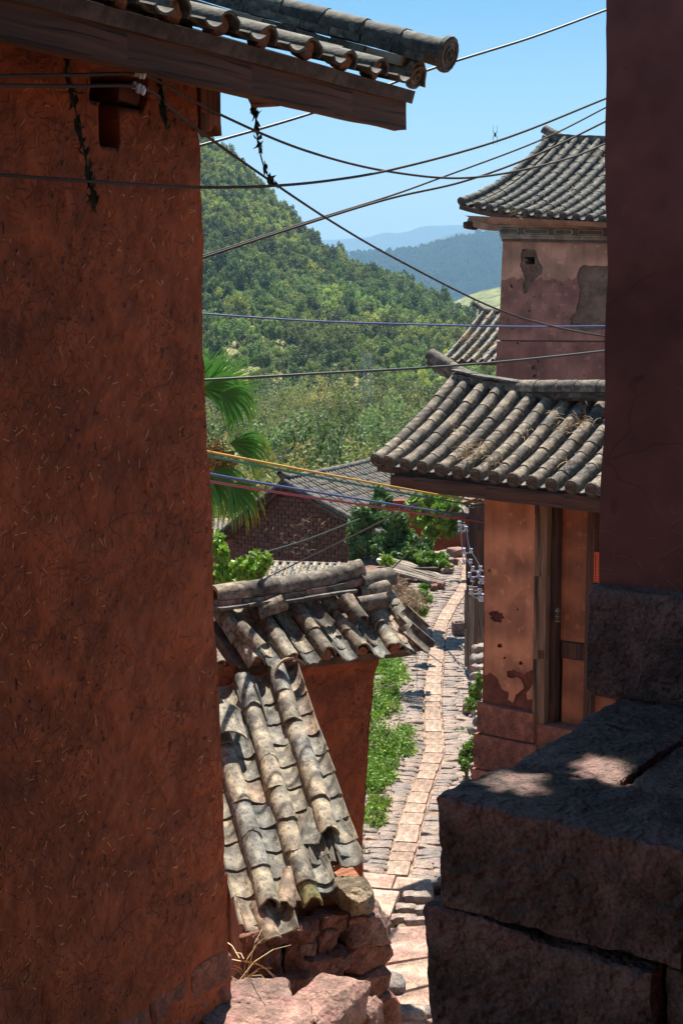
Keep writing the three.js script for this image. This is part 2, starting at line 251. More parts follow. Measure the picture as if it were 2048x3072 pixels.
// middle line of the path as seen: pixel rows of the strip of pale slabs
const pathPx = [[1188, 2640], [1210, 2557], [1232, 2470], [1252, 2405], [1284, 2312], [1300, 2261], [1296, 2134], [1300, 2057], [1309, 1965], [1316, 1904], [1334, 1853], [1366, 1800], [1394, 1755], [1402, 1712], [1392, 1684], [1350, 1664], [1290, 1656]];
const pathCurve = new THREE.CatmullRomCurve3(pathPx.map(p => onY(p[0], p[1], PATH_Y)));
const pathXZ = pathCurve.getSpacedPoints(160);
function pathXAt(Z) { let best = pathXZ[0], d = 1e9; for (const p of pathXZ) { const e = Math.abs(-p.z - Z); if (e < d) { d = e; best = p; } } return best.x; }
function groundH(x, z) {
  const Z = -z; let h = pieces(profile, Z) - 0.10;
  if (Z > 12 && Z < 60) {
    const px = pathXAt(Math.min(Z, 38)), d = x - px, k = smooth((Z - 12) / 6);
    if (d < -1.15) h += k * 0.25 * smooth((-d - 1.15) / 0.8) - k * 3.0 * smooth((-d - 2.6) / 3) * smooth((Z - 24) / 12);
    if (d > 1.2) h += 0.25 * k * smooth((d - 1.2) / 0.4);
  }
  if (Z > 60) h += 1.6 * fbm(x * 0.03, z * 0.03, 0, 3) + smooth((Math.abs(x + 10) - 60) / 200) * 18;
  return h + (Z > 12 ? 0.04 * noise(x * 2, z * 2) : 0);
}
{
  const Zs = []; for (let z = -40; z < 0; z += 5) Zs.push(z); for (let z = 0; z < 60; z += 0.6) Zs.push(z); for (let z = 60; z <= 330; z += 6) Zs.push(z);
  const Xs = []; for (let i = -60; i <= 60; i++) Xs.push(Math.sign(i) * (Math.abs(i) * 0.28 + Math.pow(Math.abs(i) / 60, 4) * 283));
  const g = gridGeo(Xs.length - 1, Zs.length - 1, (u, v) => { const x = Xs[Math.round(u * (Xs.length - 1))], z = -Zs[Math.round(v * (Zs.length - 1))]; return V(x, groundH(x, z), z); }, (u, v, p) => [p.x, p.z]);
  structure('ground', g, mat.earth);
}
// far valley floor
structure('valley_floor', gridGeo(24, 24, (u, v) => V(lerp(-6000, 6000, u), -24 + 2 * noise(u * 20, v * 20), -lerp(325, 15000, v)), (u, v, p) => [p.x / 40, p.z / 40]), M({ color: C(0.085, 0.10, 0.05), map: earthColor }));

// wooded hill across the valley
const crestPx = [[300, 200], [480, 320], [585, 400], [700, 470], [800, 565], [900, 665], [1000, 740], [1100, 800], [1200, 830], [1300, 880], [1400, 950], [1470, 985], [1600, 1030], [1800, 1060]];
const HZ = 720, crestW = crestPx.map(([px, py]) => [(px - 1024) / FOCAL * HZ, (HORIZON - py) / FOCAL * HZ - 6.5]);
function hillH(x, z) {
  const Z = -z, c = pieces(crestW, x), t = (Z - 300) / (HZ - 300);
  const f = t < 1 ? Math.pow(clamp(t), 1.15) : 1 - 0.9 * smooth((t - 1) / 0.8);
  return lerp(-18, c, f) + (5.5 * fbm(x * 0.022, z * 0.013, 3, 4) + 4 * Math.abs(fbm(x * 0.035 + z * 0.012, 1.5, 7, 2))) * clamp(t * 3) * clamp((1.0 - t) * 4 + 0.12);
}
const hillGeo = gridGeo(110, 90, (u, v) => { const x = lerp(-330, 260, u), z = -lerp(296, 1050, v); return V(x, hillH(x, z), z); }, (u, v, p) => [p.x / 9, p.z / 9]);
structure('wooded_hill', hillGeo, M({ color: C(0.30, 0.27, 0.09), map: earthColor }));

// leaf shapes gathered into one crown: n leaves of a size, placed by fn(r) -> [position, outward normal]
function leaves(n, size, place, colours, seed, o = {}) {
  const r = rng(seed), pos = new Float32Array(n * 18), col = new Float32Array(n * 18), q = new THREE.Quaternion(), e = new THREE.Euler(), w = o.width ?? 0.5, fold = o.fold ?? 0.25, face = o.face ?? 0.5;
  const X = V(), Y = V(), Z = V(), N = V();
  for (let i = 0; i < n; i++) {
    const [p, nn] = place(r, i), s = size * (0.6 + 0.8 * r()), c = colours[(r() * colours.length) | 0], b = 0.8 + 0.4 * r();
    N.set(r() * 2 - 1, r() * 2 - 1, r() * 2 - 1).normalize().lerp(nn ?? UP, face).normalize();
    Y.set(r() * 2 - 1, (r() * 2 - 1) - (o.droop ?? 0.3), r() * 2 - 1); X.crossVectors(Y, N).normalize(); Y.crossVectors(N, X).normalize();
    const pt = (a, b2, c2) => [p.x + (X.x * a + Y.x * b2 + N.x * c2) * s, p.y + (X.y * a + Y.y * b2 + N.y * c2) * s, p.z + (X.z * a + Y.z * b2 + N.z * c2) * s];
    const A = pt(0, -0.5, 0), L = pt(-w / 2, -0.05, fold * w), T = pt(0, 0.5, -0.08), Rr = pt(w / 2, -0.05, fold * w);
    pos.set([...A, ...T, ...L, ...A, ...Rr, ...T], i * 18);
    for (let k = 0; k < 6; k++) col.set([c[0] * b, c[1] * b, c[2] * b], i * 18 + k * 3);
  }
  const g = new THREE.BufferGeometry(); g.setAttribute('position', new THREE.BufferAttribute(pos, 3)); g.setAttribute('color', new THREE.BufferAttribute(col, 3)); g.computeVertexNormals();
  g.setAttribute('uv', new THREE.BufferAttribute(new Float32Array(n * 12), 2)); return g;
}
// leaves clustered in clumps inside an ellipsoid
function clumpy(c, rad, clumps, seed, spread = 0.35, shell = 0.55) {
  const r = rng(seed), cs = []; for (let i = 0; i < clumps; i++) { const d = V(r() * 2 - 1, r() * 2 - 1, r() * 2 - 1).normalize().multiplyScalar(shell + (1 - shell) * r()); cs.push(d); }
  return q => { const k = cs[(q() * cs.length) | 0], o = V(q() * 2 - 1, q() * 2 - 1, q() * 2 - 1); while (o.length() > 1) o.set(q() * 2 - 1, q() * 2 - 1, q() * 2 - 1); const p = k.clone().addScaledVector(o, spread); return [V(c.x + p.x * rad.x, c.y + p.y * rad.y, c.z + p.z * rad.z), p.clone().normalize()]; };
}
const leafMat = mat.leaf(0, 0, 0, 0.5), farLeaf = M({ color: C(1, 1, 1), vertexColors: true, roughness: 0.8, transmission: 0.5, thickness: 0, ior: 1.25 }, true);
{
  const G = [[0.155, 0.22, 0.05], [0.20, 0.265, 0.06], [0.11, 0.17, 0.045]];
  const kinds = [0, 1, 2, 3].map(k => leaves(620, 0.2, clumpy(V(0, 0.75 + 0.1 * k, 0), V(1.0, 0.8 + 0.16 * k, 1.0), 12, 50 + k, 0.36, 0.5), G, 60 + k, { width: 0.8, face: 0.35 }));
  const r = rng(9), lists = kinds.map(() => []), cols = kinds.map(() => []);
  const add = (x, z, h, s, dry) => { const k = (r() * 4) | 0; lists[k].push(new THREE.Matrix4().compose(V(x, h - 0.15 * s, z), new THREE.Quaternion().setFromAxisAngle(UP, r() * 6.28), V(s, s * (0.75 + 0.5 * r()), s))); const b = (0.55 + 0.9 * r()) * (1.15 + 1.0 * fbm(x * 0.035, z * 0.02, 55, 3)) * (s > 3.3 ? 0.55 : 1), y = dry ? 0.5 + r() * 0.5 : clamp(0.25 + 0.9 * fbm(x * 0.03, z * 0.02, 66, 3)) * (0.4 + r() * 0.8); cols[k].push(C(b * (1 + 0.9 * y), b * (1 + 0.35 * y), b * (1 + 0.1 * y))); };
  for (let i = 0; i < 36000; i++) {
    const x = lerp(-170, 150, r()), Z = lerp(300, 760, Math.sqrt(r())), z = -Z; if (Math.abs(x) / Z > 0.27) continue;
    const ridge = fbm(x * 0.02 + Z * 0.006, 3.3, 7, 2), open = fbm(x * 0.03, z * 0.02, 41, 3) + 0.35 * ridge;
    if (open > 0.15 && r() < 0.85) { if (r() < 0.4) add(x, z, hillH(x, z), 0.7 + r() * 0.7, true); continue; }
    if (noise(x * 0.4, z * 0.4, 7) < -0.45) continue;
    add(x, z, hillH(x, z), 1.3 + r() * r() * 2.6 + (r() < 0.05 ? 1.2 : 0), r() < 0.12);
  }
  // scrub on the valley side: finer leaves, nearer
  const scrub = [0, 1, 2].map(k => leaves(1000, 0.115, clumpy(V(0, 0.62, 0), V(1.0, 0.7 + 0.12 * k, 1.0), 16, 150 + k, 0.34, 0.4), [[0.13, 0.21, 0.06], [0.165, 0.245, 0.075], [0.20, 0.22, 0.09]], 160 + k, { width: 0.7, face: 0.3 })), sl = scrub.map(() => []), sc = scrub.map(() => []);
  for (let i = 0; i < 11000; i++) {
    const Z = lerp(58, 322, Math.pow(r(), 0.75)), x = lerp(-0.2, 0.22, r()) * Z, z = -Z, c = fbm(x * 0.06, z * 0.04, 12, 3);
    if (c > 0.20 && r() < 0.75) continue;
    const k = (r() * 3) | 0, s = (0.7 + r() * 0.9) * (r() < 0.06 ? 2.4 : 1) * lerp(0.75, 1.25, Z / 320), b = (0.7 + 0.6 * r()) * (1 + 0.5 * fbm(x * 0.05, z * 0.03, 77, 3)), y = clamp(0.35 + 1.3 * fbm(x * 0.04, z * 0.025, 88, 3)) * (0.5 + r());
    sl[k].push(new THREE.Matrix4().compose(V(x, groundH(x, z) - 0.1, z), new THREE.Quaternion().setFromAxisAngle(UP, r() * 6.28), V(s, s * (0.8 + 0.6 * r()), s))); sc[k].push(C(b * (1 + 0.7 * y), b * (1 + 0.2 * y), b));
  }
  scrub.forEach((g, k) => { const m = new THREE.InstancedMesh(g, farLeaf, sl[k].length); sl[k].forEach((q, i) => { m.setMatrixAt(i, q); m.setColorAt(i, sc[k][i]); }); m.name = named('valley_scrub'); m.castShadow = m.receiveShadow = true; stuff(m); tag(m, ['low pale green scrub covering the valley side', 'yellowish bushes scattered through the valley scrub', 'taller bushes standing in the valley scrub'][k], 'scrub'); scene.add(m); });
  kinds.forEach((g, k) => { const m = new THREE.InstancedMesh(g, farLeaf, lists[k].length); lists[k].forEach((q, i) => { m.setMatrixAt(i, q); m.setColorAt(i, cols[k][i]); }); m.name = named('hillside_wood'); m.castShadow = m.receiveShadow = true; stuff(m); tag(m, ['dense green wood and scrub covering the hill across the valley', 'round bushy trees scattered over the hill and valley side', 'taller trees mixed into the wood on the hillside', 'tallest slender trees standing out of the hillside wood'][k], 'wood'); scene.add(m); });
}
// a terraced green rise, then blue ranges far off
function range(name, Z, crest, depth, colour, rough, seed) {
  const w = crest.map(([px, py]) => [(px - 1024) / FOCAL * Z, (HORIZON - py) / FOCAL * Z]);
  const x0 = w[0][0], x1 = w[w.length - 1][0];
  const g = gridGeo(150, 44, (u, v) => { const x = lerp(x0, x1, u), t = lerp(-1, 0.5, v), z = -(Z + t * depth), c = pieces(w, x); const f = t < 0 ? Math.pow(1 + t, 0.85) : 1 - 1.2 * t; const k = 3.2 / depth; return V(x, lerp(-40, c, f) + rough * (fbm(x * k, z * k, seed, 5) + 0.7 * Math.abs(fbm(x * k * 1.7 + 4, z * k * 0.7, seed + 3, 4))) * (0.15 + 0.85 * clamp(-t * 2.2)), z); }, (u, v, p) => [p.x / (depth * 0.12), p.z / (depth * 0.12)]);
  return structure(name, g, M({ color: colour, map: earthColor, roughness: 1 }));
}
range('terraced_hill', 1500, [[1050, 1010], [1200, 985], [1300, 935], [1360, 905], [1400, 886], [1440, 874], [1510, 858], [1700, 852], [2000, 900]], 420, C(0.26, 0.29, 0.09), 5, 2);
range('mountain_range', 4600, [[500, 800], [900, 800], [1061, 778], [1239, 770], [1335, 746], [1430, 724], [1507, 718], [1700, 700], [2100, 720], [2600, 800]], 1100, C(0.055, 0.085, 0.045), 60, 11);
range('mountain_range', 8500, [[300, 800], [900, 800], [1175, 769], [1354, 708], [1507, 683], [1700, 670], [2100, 700], [2700, 760]], 1500, C(0.06, 0.08, 0.05), 110, 21);
range('mountain_range', 13000, [[-200, 760], [800, 735], [1048, 718], [1112, 714], [1150, 703], [1207, 703], [1265, 683], [1367, 679], [1500, 690], [1800, 700], [2600, 740]], 1900, C(0.06, 0.08, 0.06), 110, 31);
{ // trees on the terraced hill and the nearest range
  const G = [[0.05, 0.09, 0.03], [0.04, 0.07, 0.03]], g = leaves(60, 0.6, clumpy(V(0, 0.9, 0), V(1, 1.1, 1), 6, 5, 0.45), G, 6, { width: 0.9, face: 0.35 });
  const r = rng(31), list = [], rc = new THREE.Raycaster(), down = V(0, -1, 0);
  const hs = {}; scene.children.filter(o => /terraced_hill|^mountain_range$/.test(o.name)).forEach(o => { hs[o.name] = o; o.updateMatrixWorld(true); });
  const put = (o, Z0, Z1, a0, a1, n, s0, s1) => { for (let i = 0; i < n; i++) { const Z = lerp(Z0, Z1, r()), x = lerp(a0, a1, r()) * Z; if (fbm(x / 60, Z / 60, 2, 2) < (o === 'terraced_hill' ? 0.16 : -0.3)) continue; rc.set(V(x, 2000, -Z), down); const h = rc.intersectObject(hs[o])[0]; if (!h) continue; const s = lerp(s0, s1, r()); list.push(new THREE.Matrix4().compose(h.point, new THREE.Quaternion().setFromAxisAngle(UP, r() * 6), V(s, s, s))); } };
  put('terraced_hill', 1120, 1400, 0.05, 0.13, 420, 2, 4); put('mountain_range', 3500, 4680, -0.02, 0.13, 6500, 8, 15);
  const m = new THREE.InstancedMesh(g, farLeaf, list.length); list.forEach((q, i) => m.setMatrixAt(i, q)); m.name = named('distant_forest'); stuff(m); tag(m, 'hazy forest covering the distant mountain side', 'forest'); scene.add(m);
}

// ---------------------------------------------------------------- paved path with its slabs and cobbles
{
  const bed = gridGeo(10, 160, (u, v) => { const k = Math.round(v * 160), p = pathXZ[k], q = pathXZ[Math.min(160, k + 1)], o = pathXZ[Math.max(0, k - 1)], d = q.clone().sub(o).setY(0).normalize(), s = V(-d.z, 0, d.x); const w = lerp(-1.35, 1.35, u); return V(p.x + s.x * w, PATH_Y - 0.022 + 0.02 * Math.abs(w), p.z + s.z * w); }, (u, v, p) => [p.x, p.z]);
  const path = structure('paved_path', bed, mat.pathBed);
  const L = pathCurve.getLength(), r = rng(12), at_ = s => { const t = clamp(s / L); const p = pathCurve.getPointAt(t), d = pathCurve.getTangentAt(t).setY(0).normalize(); return [p, d, V(-d.z, 0, d.x)]; };
  const slabs = [1, 2, 3].map(k => stoneGeo(1, 1, 1, 14, 0.012, k, 3, 0.5, 0.4)), cob = [1, 2, 3, 4, 5, 6].map(k => stoneGeo(1, 1, 1, 3.4 + k * 0.35, 0.07, k * 3, 3, 1.2, 0.35));
  let s = 0.1, n = 0; const extra = [];
  while (s < L - 0.3) {
    const len = 0.30 + r() * 0.55, [p, d, x] = at_(s + len / 2), w = 0.245 + r() * 0.05, sk = (r() - 0.5) * 0.06; x.applyAxisAngle(UP, sk); d.applyAxisAngle(UP, sk);
    const m = basis(x.clone().multiplyScalar(w), V(0, 0.12, 0), d.clone().multiplyScalar(-(len - 0.006)), p.clone().add(V(0, -0.035 + 0.008 * (r() - 0.5), 0)));
    part(path, 'slab', slabs[n % 3], mat.slab[(r() * 3) | 0], m); s += len; n++;
  }
  let count = 0;
  for (s = 0; s < L - 0.2; s += 0.112) {
    const [p, d, x] = at_(s); if (!p) continue;
    for (const side of [-1, 1]) {
      let o = 0.165; const far = side < 0 ? 1.06 + 0.1 * noise(s, 2) : 1.0 + 0.12 * noise(s, 5);
      while (o < far) {
        const w = 0.17 + r() * 0.20; if (r() < 0.05) { o += w; continue; }
        const c = p.clone().addScaledVector(x, side * (o + w / 2)).addScaledVector(d, (r() - 0.5) * 0.05); c.y += -0.045 + 0.02 * o + r() * 0.022;
        const yaw = (r() - 0.5) * 0.5, X = x.clone().applyAxisAngle(UP, yaw), Zd = d.clone().applyAxisAngle(UP, yaw), h = 0.085 + r() * 0.04, dd = 0.125 + r() * 0.05, tilt = (r() - 0.5) * 0.25;
        const Y = UP.clone().applyAxisAngle(Zd, tilt); X.applyAxisAngle(Zd, tilt);
        const m = basis(X.multiplyScalar(w * 1.06), Y.multiplyScalar(h), Zd.multiplyScalar(-dd), c), g = cob[(r() * 6) | 0], mm = mat.cobble[(r() * 4) | 0];
        if (count < 300) part(path, 'cobble', g, mm, m); else extra.push([g, m]);
        count++; o += w + 0.012;
      }
    }
  }
  const gs = extra.map(([g, m]) => g.clone().applyMatrix4(m)), groups = [[], [], []]; gs.forEach((g, i) => groups[i % 3].push(g));
  groups.forEach((q, k) => stuff(part(path, 'far_cobbles', mergeGeometries(q), mat.cobble[k])));
}
// big tooled slabs and stones of the steps that climb from the path to the viewer
const polySlab = (parent, name, px, Y, th, m, seed) => {
  const q = px.map(([x, y]) => onY(x, y, Y)), c = q.reduce((a, b) => a.add(b), V(0, 0, 0)).multiplyScalar(1 / q.length), sh = new THREE.Shape(q.map(p => new THREE.Vector2(p.x - c.x, -(p.z - c.z))));
  let g = new THREE.ExtrudeGeometry(sh, { depth: th, bevelEnabled: true, bevelSize: 0.012, bevelThickness: 0.012, bevelOffset: -0.012, bevelSegments: 2 }); g.rotateX(-Math.PI / 2); g.translate(c.x, Y - th, c.z);
  return part(parent, name, fin(g, 0.5, 1), m);
};
{
  const steps = structure('stone_steps', gridGeo(6, 30, (u, v) => { const Z = lerp(2.4, 16.4, v), x = lerp(-0.6, 1.5, u) + 0.028 * Z; return V(x, pieces(profile, Z) - 0.06, -Z); }, (u, v, p) => [p.x, p.z]), mat.pathBed);
  const S = (px, Y, k) => polySlab(steps, 'tread', px, Y, 0.22, k ? mat.tread : mat.slab[1]);
  S([[1090, 2620], [1186, 2628], [1172, 2668], [1096, 2662]], -6.2, 1); S([[1190, 2632], [1292, 2640], [1300, 2672], [1176, 2668]], -6.2, 0);
  S([[1110, 2668], [1198, 2676], [1160, 2775], [1100, 2760]], -6.0, 0);
  [[1250, 2690, 0.26, 0.16], [1218, 2725, 0.20, 0.12], [1265, 2730, 0.14, 0.12], [1210, 2756, 0.24, 0.1], [1262, 2764, 0.3, 0.08]].forEach(([x, y, w, d], i) => { const p = onY(x, y, -6.05); part(steps, 'cobble', stoneGeo(w * 1.15, 0.08, d * 1.15, 8, 0.01, i + 3, 6, 0.8, 1, 0.004, 4), mat.cobble[(i % 2) * 2], basis(V(1, 0, 0), UP, V(0, 0, 1), p)); });
  S([[1120, 2790], [1310, 2776], [1310, 2868], [1100, 2900]], -5.72, 1); S([[1130, 2905], [1310, 2872], [1310, 2950], [1170, 2985]], -5.5, 0); S([[1180, 2990], [1320, 2955], [1330, 3072], [1190, 3072]], -5.3, 1); S([[1000, 2990], [1180, 3000], [1180, 3072], [1000, 3072]], -5.45, 2);
  S([[1000, 3080], [1330, 3080], [1330, 3180], [1000, 3180]], -4.9, 1);
  [[1160, 2965, 0.30, 0.22, 0.28], [1175, 3050, 0.55, 0.16, 0.2], [1250, 3045, 0.3, 0.12, 0.2]].forEach(([x, y, w, h, d], i) => { const p = onY(x, y, -5.3); part(steps, 'boulder', stoneGeo(w, h, d, 3.6, 0.02, i + 30, 5, 1.0), mat.cobble[(i + 1) % 4], basis(V(1, 0, 0), UP, V(0, 0, 1), p)); });
}

// ---------------------------------------------------------------- roof tiles
function shell(arc0, arc1, L, r0, r1, th, seed, nA = 9, nL = 3, chip = 0.012, concave = false) {
  const rad = (a, v, off) => (lerp(r0, r1, v) + off) * (1 + 0.03 * noise(a * 2 + seed, v * 2.5, seed));
  const pt = (u, v, off) => { const a = lerp(arc0, arc1, u), r = rad(a, v, off), z = v * L + (v === 1 ? chip : v === 0 ? -chip * 0.4 : 0) * (noise(u * 5 + seed * 1.7, v * 3, seed) - 0.2); const x = Math.cos(a) * r, y = Math.sin(a) * r; return V(x, concave ? y + lerp(r0, r1, v) : y, z); };
  const o = seed * 0.173, uvf = (u, v) => [(arc1 - arc0) * r1 * u + o, v * L + o * 1.7];
  const gs = [gridGeo(nA, nL, (u, v) => pt(1 - u, v, 0), uvf), gridGeo(nA, nL, (u, v) => pt(u, v, -th), uvf),
    gridGeo(nA, 1, (u, v) => pt(u, 1, -th * v), uvf), gridGeo(nA, 1, (u, v) => pt(u, 0, -th * (1 - v)), uvf),
    gridGeo(1, nL, (u, v) => pt(0, v, -th * u), uvf), gridGeo(1, nL, (u, v) => pt(1, v, -th * u), uvf)];
  return mergeGeometries(gs);
}
const coverSet = (L, r, n = 4, chip = 0.014) => Array.from({ length: n }, (_, k) => shell(-0.15, Math.PI + 0.15, L, r * 0.92, r, 0.016, k + 1 + r * 90, 9, 3, chip));
const panSet = (L, w, n = 3, chip = 0.012) => Array.from({ length: n }, (_, k) => shell(Math.PI * 1.5 - 0.85, Math.PI * 1.5 + 0.85, L, w / 1.5 * 0.97, w / 1.5, 0.014, k + 7 + w * 50, 7, 2, chip, true));
function capGeo(r) { const a = new THREE.CylinderGeometry(r, r, 0.03, 14); a.rotateX(Math.PI / 2); const b = new THREE.TorusGeometry(r * 0.84, 0.009, 5, 14); b.translate(0, 0, 0.017); const c = new THREE.TorusGeometry(r * 0.42, 0.010, 5, 10); c.translate(0, 0, 0.017); const d = new THREE.SphereGeometry(r * 0.2, 6, 5); d.translate(0, 0, 0.016); return mergeGeometries([a, b, c, d].map(g => { const q = boxUV(g.toNonIndexed(), 1); return q; })); }
// rows of cover tiles over pans on the sheet P(u, v): v = 0 at the eave, 1 at the ridge
function tileRoof(roof, P, o) {
  const r = rng(o.seed), cov = o.covers, pans = o.pans, n = o.rows, m = o.per, us = o.us ?? Array.from({ length: n }, (_, i) => (i + (o.shift ?? 0.5)) / n);
  const j4 = (f, lift, dz, L, yaw = 0, roll = 0) => { const Z = f.Z.clone().applyAxisAngle(f.Y, yaw), X = f.X.clone().applyAxisAngle(f.Y, yaw).applyAxisAngle(Z, roll), Y = Z.clone().cross(X); return basis(X, Y, Z, f.p.clone().addScaledVector(f.Y, lift).addScaledVector(f.Z, dz)); };
  us.forEach((u, i) => {
    const lenA = P(u, 0).distanceTo(P(u, 1)), step = lenA / m, L = o.L;
    for (let j = 0; j < m; j++) {
      if (o.skip && o.skip(i, j, 'cover')) continue;
      const v0 = j / m, f = frameOf(P, u, v0 + 0.5 / m); f.p = P(u, v0);
      part(roof, 'cover_tile', cov[(r() * cov.length) | 0], o.mats[(r() * o.mats.length) | 0], j4(f, o.lift + (r() - 0.5) * (o.rough ?? 0.006), -L + (r() - 0.5) * (o.rough ?? 0.01), L, (r() - 0.5) * (o.yaw ?? 0.03), (r() - 0.5) * (o.roll ?? 0.04)));
    }
    if (o.cap) { const f = frameOf(P, u, 0.5 / m); f.p = P(u, 0); part(roof, 'end_cap', o.cap, o.capMat, j4(f, o.lift + 0.012, 0.005, 0)); }
  });
  const pu = o.panUs ?? Array.from({ length: n + 1 }, (_, i) => (i + (o.shift ?? 0.5) - 0.5) / n);
  pu.forEach((u, i) => {
    if (u < -0.001 || u > 1.001) return; const k = o.panPer ?? m;
    for (let j = 0; j < k; j++) {
      if (o.skip && o.skip(i, j, 'pan')) continue;
      const v0 = j / k, f = frameOf(P, clamp(u, 0.005, 0.995), v0 + 0.4 / k); f.p = P(u, v0);
      const tilt = j4(f, o.panLift ?? 0.0, -o.panL + (o.over ?? 0.03), o.panL, (r() - 0.5) * (o.yaw ?? 0.03), (r() - 0.5) * 0.06);
      tilt.multiply(new THREE.Matrix4().makeRotationX(-0.05)); // each lies on the one below
      part(roof, 'pan_tile', pans[(r() * pans.length) | 0], o.panMats[(r() * o.panMats.length) | 0], tilt);
    }
  });
}
// a run of half-round ridge tiles along points
function ridgeRun(parent, name, pts, r, n, mats, seed, th = 0.02) {
  const c = new THREE.CatmullRomCurve3(pts), q = rng(seed), L = c.getLength() / n, geos = [0, 1, 2].map(k => shell(-0.35, Math.PI + 0.35, L * 1.06, r * 0.92, r, th, seed + k, 9, 4, 0.016));
  for (let i = 0; i < n; i++) { const a = c.getPointAt(i / n), b = c.getPointAt((i + 1) / n), Z = b.clone().sub(a).normalize(), X = UP.clone().cross(Z).normalize(), Y = Z.clone().cross(X); part(parent, name, geos[i % 3], mats[(q() * mats.length) | 0], basis(X, Y, Z, a)); }
}
// flat pieces bedded under a ridge
function coursePieces(parent, name, pts, w, h, n, mats, seed) {
  const c = new THREE.CatmullRomCurve3(pts), q = rng(seed);
  for (let i = 0; i < n; i++) { const a = c.getPointAt(i / n), b = c.getPointAt((i + 0.97) / n), d = (q() - 0.5) * 0.012; a.y += d; b.y += d + (q() - 0.5) * 0.012; part(parent, name, barGeo(a, b, w * (0.92 + 0.16 * q()), h, UP, 0.003, 3, i + seed), mats[(q() * mats.length) | 0]); }
}

// ---------------------------------------------------------------- house on the left: earth wall running away to the right, tiled eave above
const TH = 32 * Math.PI / 180, ALONG = V(Math.sin(TH), 0, -Math.cos(TH)), OUT = V(Math.cos(TH), 0, Math.sin(TH));
{
  const foot = at(690, 2840, 8.1), house = thing('earth_house', V(foot.x, -5.0, foot.z), 'red earth-plastered house with wooden eave beam and clay tiles, straw showing in its wall', 'house');
  const C0 = at(640, 1500, 8.15), top = 1.75, bot = -5.0;
  const wallN = 300, LEN = 6.5;
  const corner = y => { const t = (y - 1.2) / (-3.4 - 1.2); return lerp(-0.115, 0.075, t) + 0.02 * fbm(y * 1.7, 3, 1, 4) + 0.012 * fbm(y * 9, 1, 2, 2); };
  // recessed putlog socket near the eave, in wall coordinates (s along, y up)
  const sy = (px, py) => { const p = onPlane(px, py, C0, OUT); return [p.clone().sub(C0).dot(ALONG), p.y]; };
  const [a0, b0] = sy(272, 226), [a1, b1] = sy(436, 318), [a2, b2] = sy(303, 316), [a3, b3] = sy(356, 434);
  const socket = (s, y) => ((s > a0 && s < a1 && y < b0 + 0.04 && y > b1) || (s > a2 && s < a3 && y <= b1 + 0.02 && y > b3)) ? 1 : 0;
  const surf = (s, y) => { const d = 0.035 * fbm(s * 1.3, y * 1.3, 0, 4) + 0.012 * fbm(s * 8, y * 8, 5, 3) + 0.02 * (y < -3.2 ? 1 : 0); return C0.clone().setY(y).addScaledVector(ALONG, s).addScaledVector(OUT, d - 0.26 * socket(s, y) + (C0.y - y) * 0.0); };
  const ys = []; for (let i = 0; i <= 220; i++) ys.push(lerp(bot, top, i / 220));
  const front = gridGeo(wallN, 220, (u, v) => { const y = ys[Math.round(v * 220)], s = lerp(-LEN, corner(y), Math.pow(u, 0.8)); return surf(s, y); }, (u, v, p) => [p.clone().sub(C0).dot(ALONG), p.y]);
  const side = gridGeo(6, 220, (u, v) => { const y = ys[Math.round(v * 220)]; return surf(corner(y), y).addScaledVector(OUT, -u * 4).addScaledVector(ALONG, u ? 0.02 : 0); }, (u, v) => [u * 4, ys[Math.round(v * 220)]]);
  const back = gridGeo(1, 1, (u, v) => C0.clone().setY(lerp(bot, top, v)).addScaledVector(ALONG, lerp(-LEN, 0, u)).addScaledVector(OUT, -4));
  const end = gridGeo(1, 1, (u, v) => C0.clone().setY(lerp(bot, top, v)).addScaledVector(ALONG, -LEN).addScaledVector(OUT, -4 * u));
  part(house, 'wall', mergeGeometries([front, side, back, end]), mat.mud);
  // straw lying loose in the plaster
  { const r = rng(3), gs = []; for (let i = 0; i < 1500; i++) { const y = lerp(-3.3, 1.2, r()), s = lerp(-3.4, -0.02, r()); if (fbm(s * 1.5, y * 1.5, 44, 3) < r() * 0.5 - 0.22 || socket(s, y)) continue; const L = 0.015 + r() * r() * 0.06, a = r() * Math.PI, p = surf(s, y).addScaledVector(OUT, 0.001); const d = ALONG.clone().multiplyScalar(Math.cos(a)).addScaledVector(UP, Math.sin(a)).addScaledVector(OUT, 0.12 * r()); const n = OUT.clone().cross(d).multiplyScalar(0.0016 + r() * 0.0014), e = p.clone().addScaledVector(d, L); const g = new THREE.BufferGeometry().setFromPoints([p.clone().add(n), e.clone().add(n), e.clone().sub(n), p.clone().add(n), e.clone().sub(n), p.clone().sub(n)]); g.computeVertexNormals(); gs.push(g); }
    stuff(part(house, 'straw', mergeGeometries(gs), M({ color: C(0.52, 0.235, 0.085), roughness: 0.8 }))); }
  // stones of the plinth along its foot
  { const r = rng(8), px = [[690, 2836], [560, 2905], [440, 2985], [330, 3060], [200, 3150], [60, 3240]];
    for (let i = 0; i < px.length - 1; i++) { const [s1, y1] = sy(...px[i]), [s0, y0] = sy(...px[i + 1]); let y = Math.min(y0, y1) - 0.02; for (let k = 0; k < 3; k++) { const h = 0.20 + r() * 0.1, w = s1 - s0 - 0.01, yy = (k === 0 ? (y0 + y1) / 2 : y) - h / 2; const g = stoneGeo(w, h, 0.5, 20, 0.012, i * 5 + k, 10, 0.5, 1, 0.006, 3); part(house, 'plinth_stone', g, mat.baseStone[(i + k) % 2], basis(ALONG, UP, OUT.clone().negate(), C0.clone().setY(yy).addScaledVector(ALONG, (s0 + s1) / 2 + (k ? (r() - 0.5) * 0.1 : 0)).addScaledVector(OUT, -0.225))); y = yy - h / 2 - 0.008; } } }
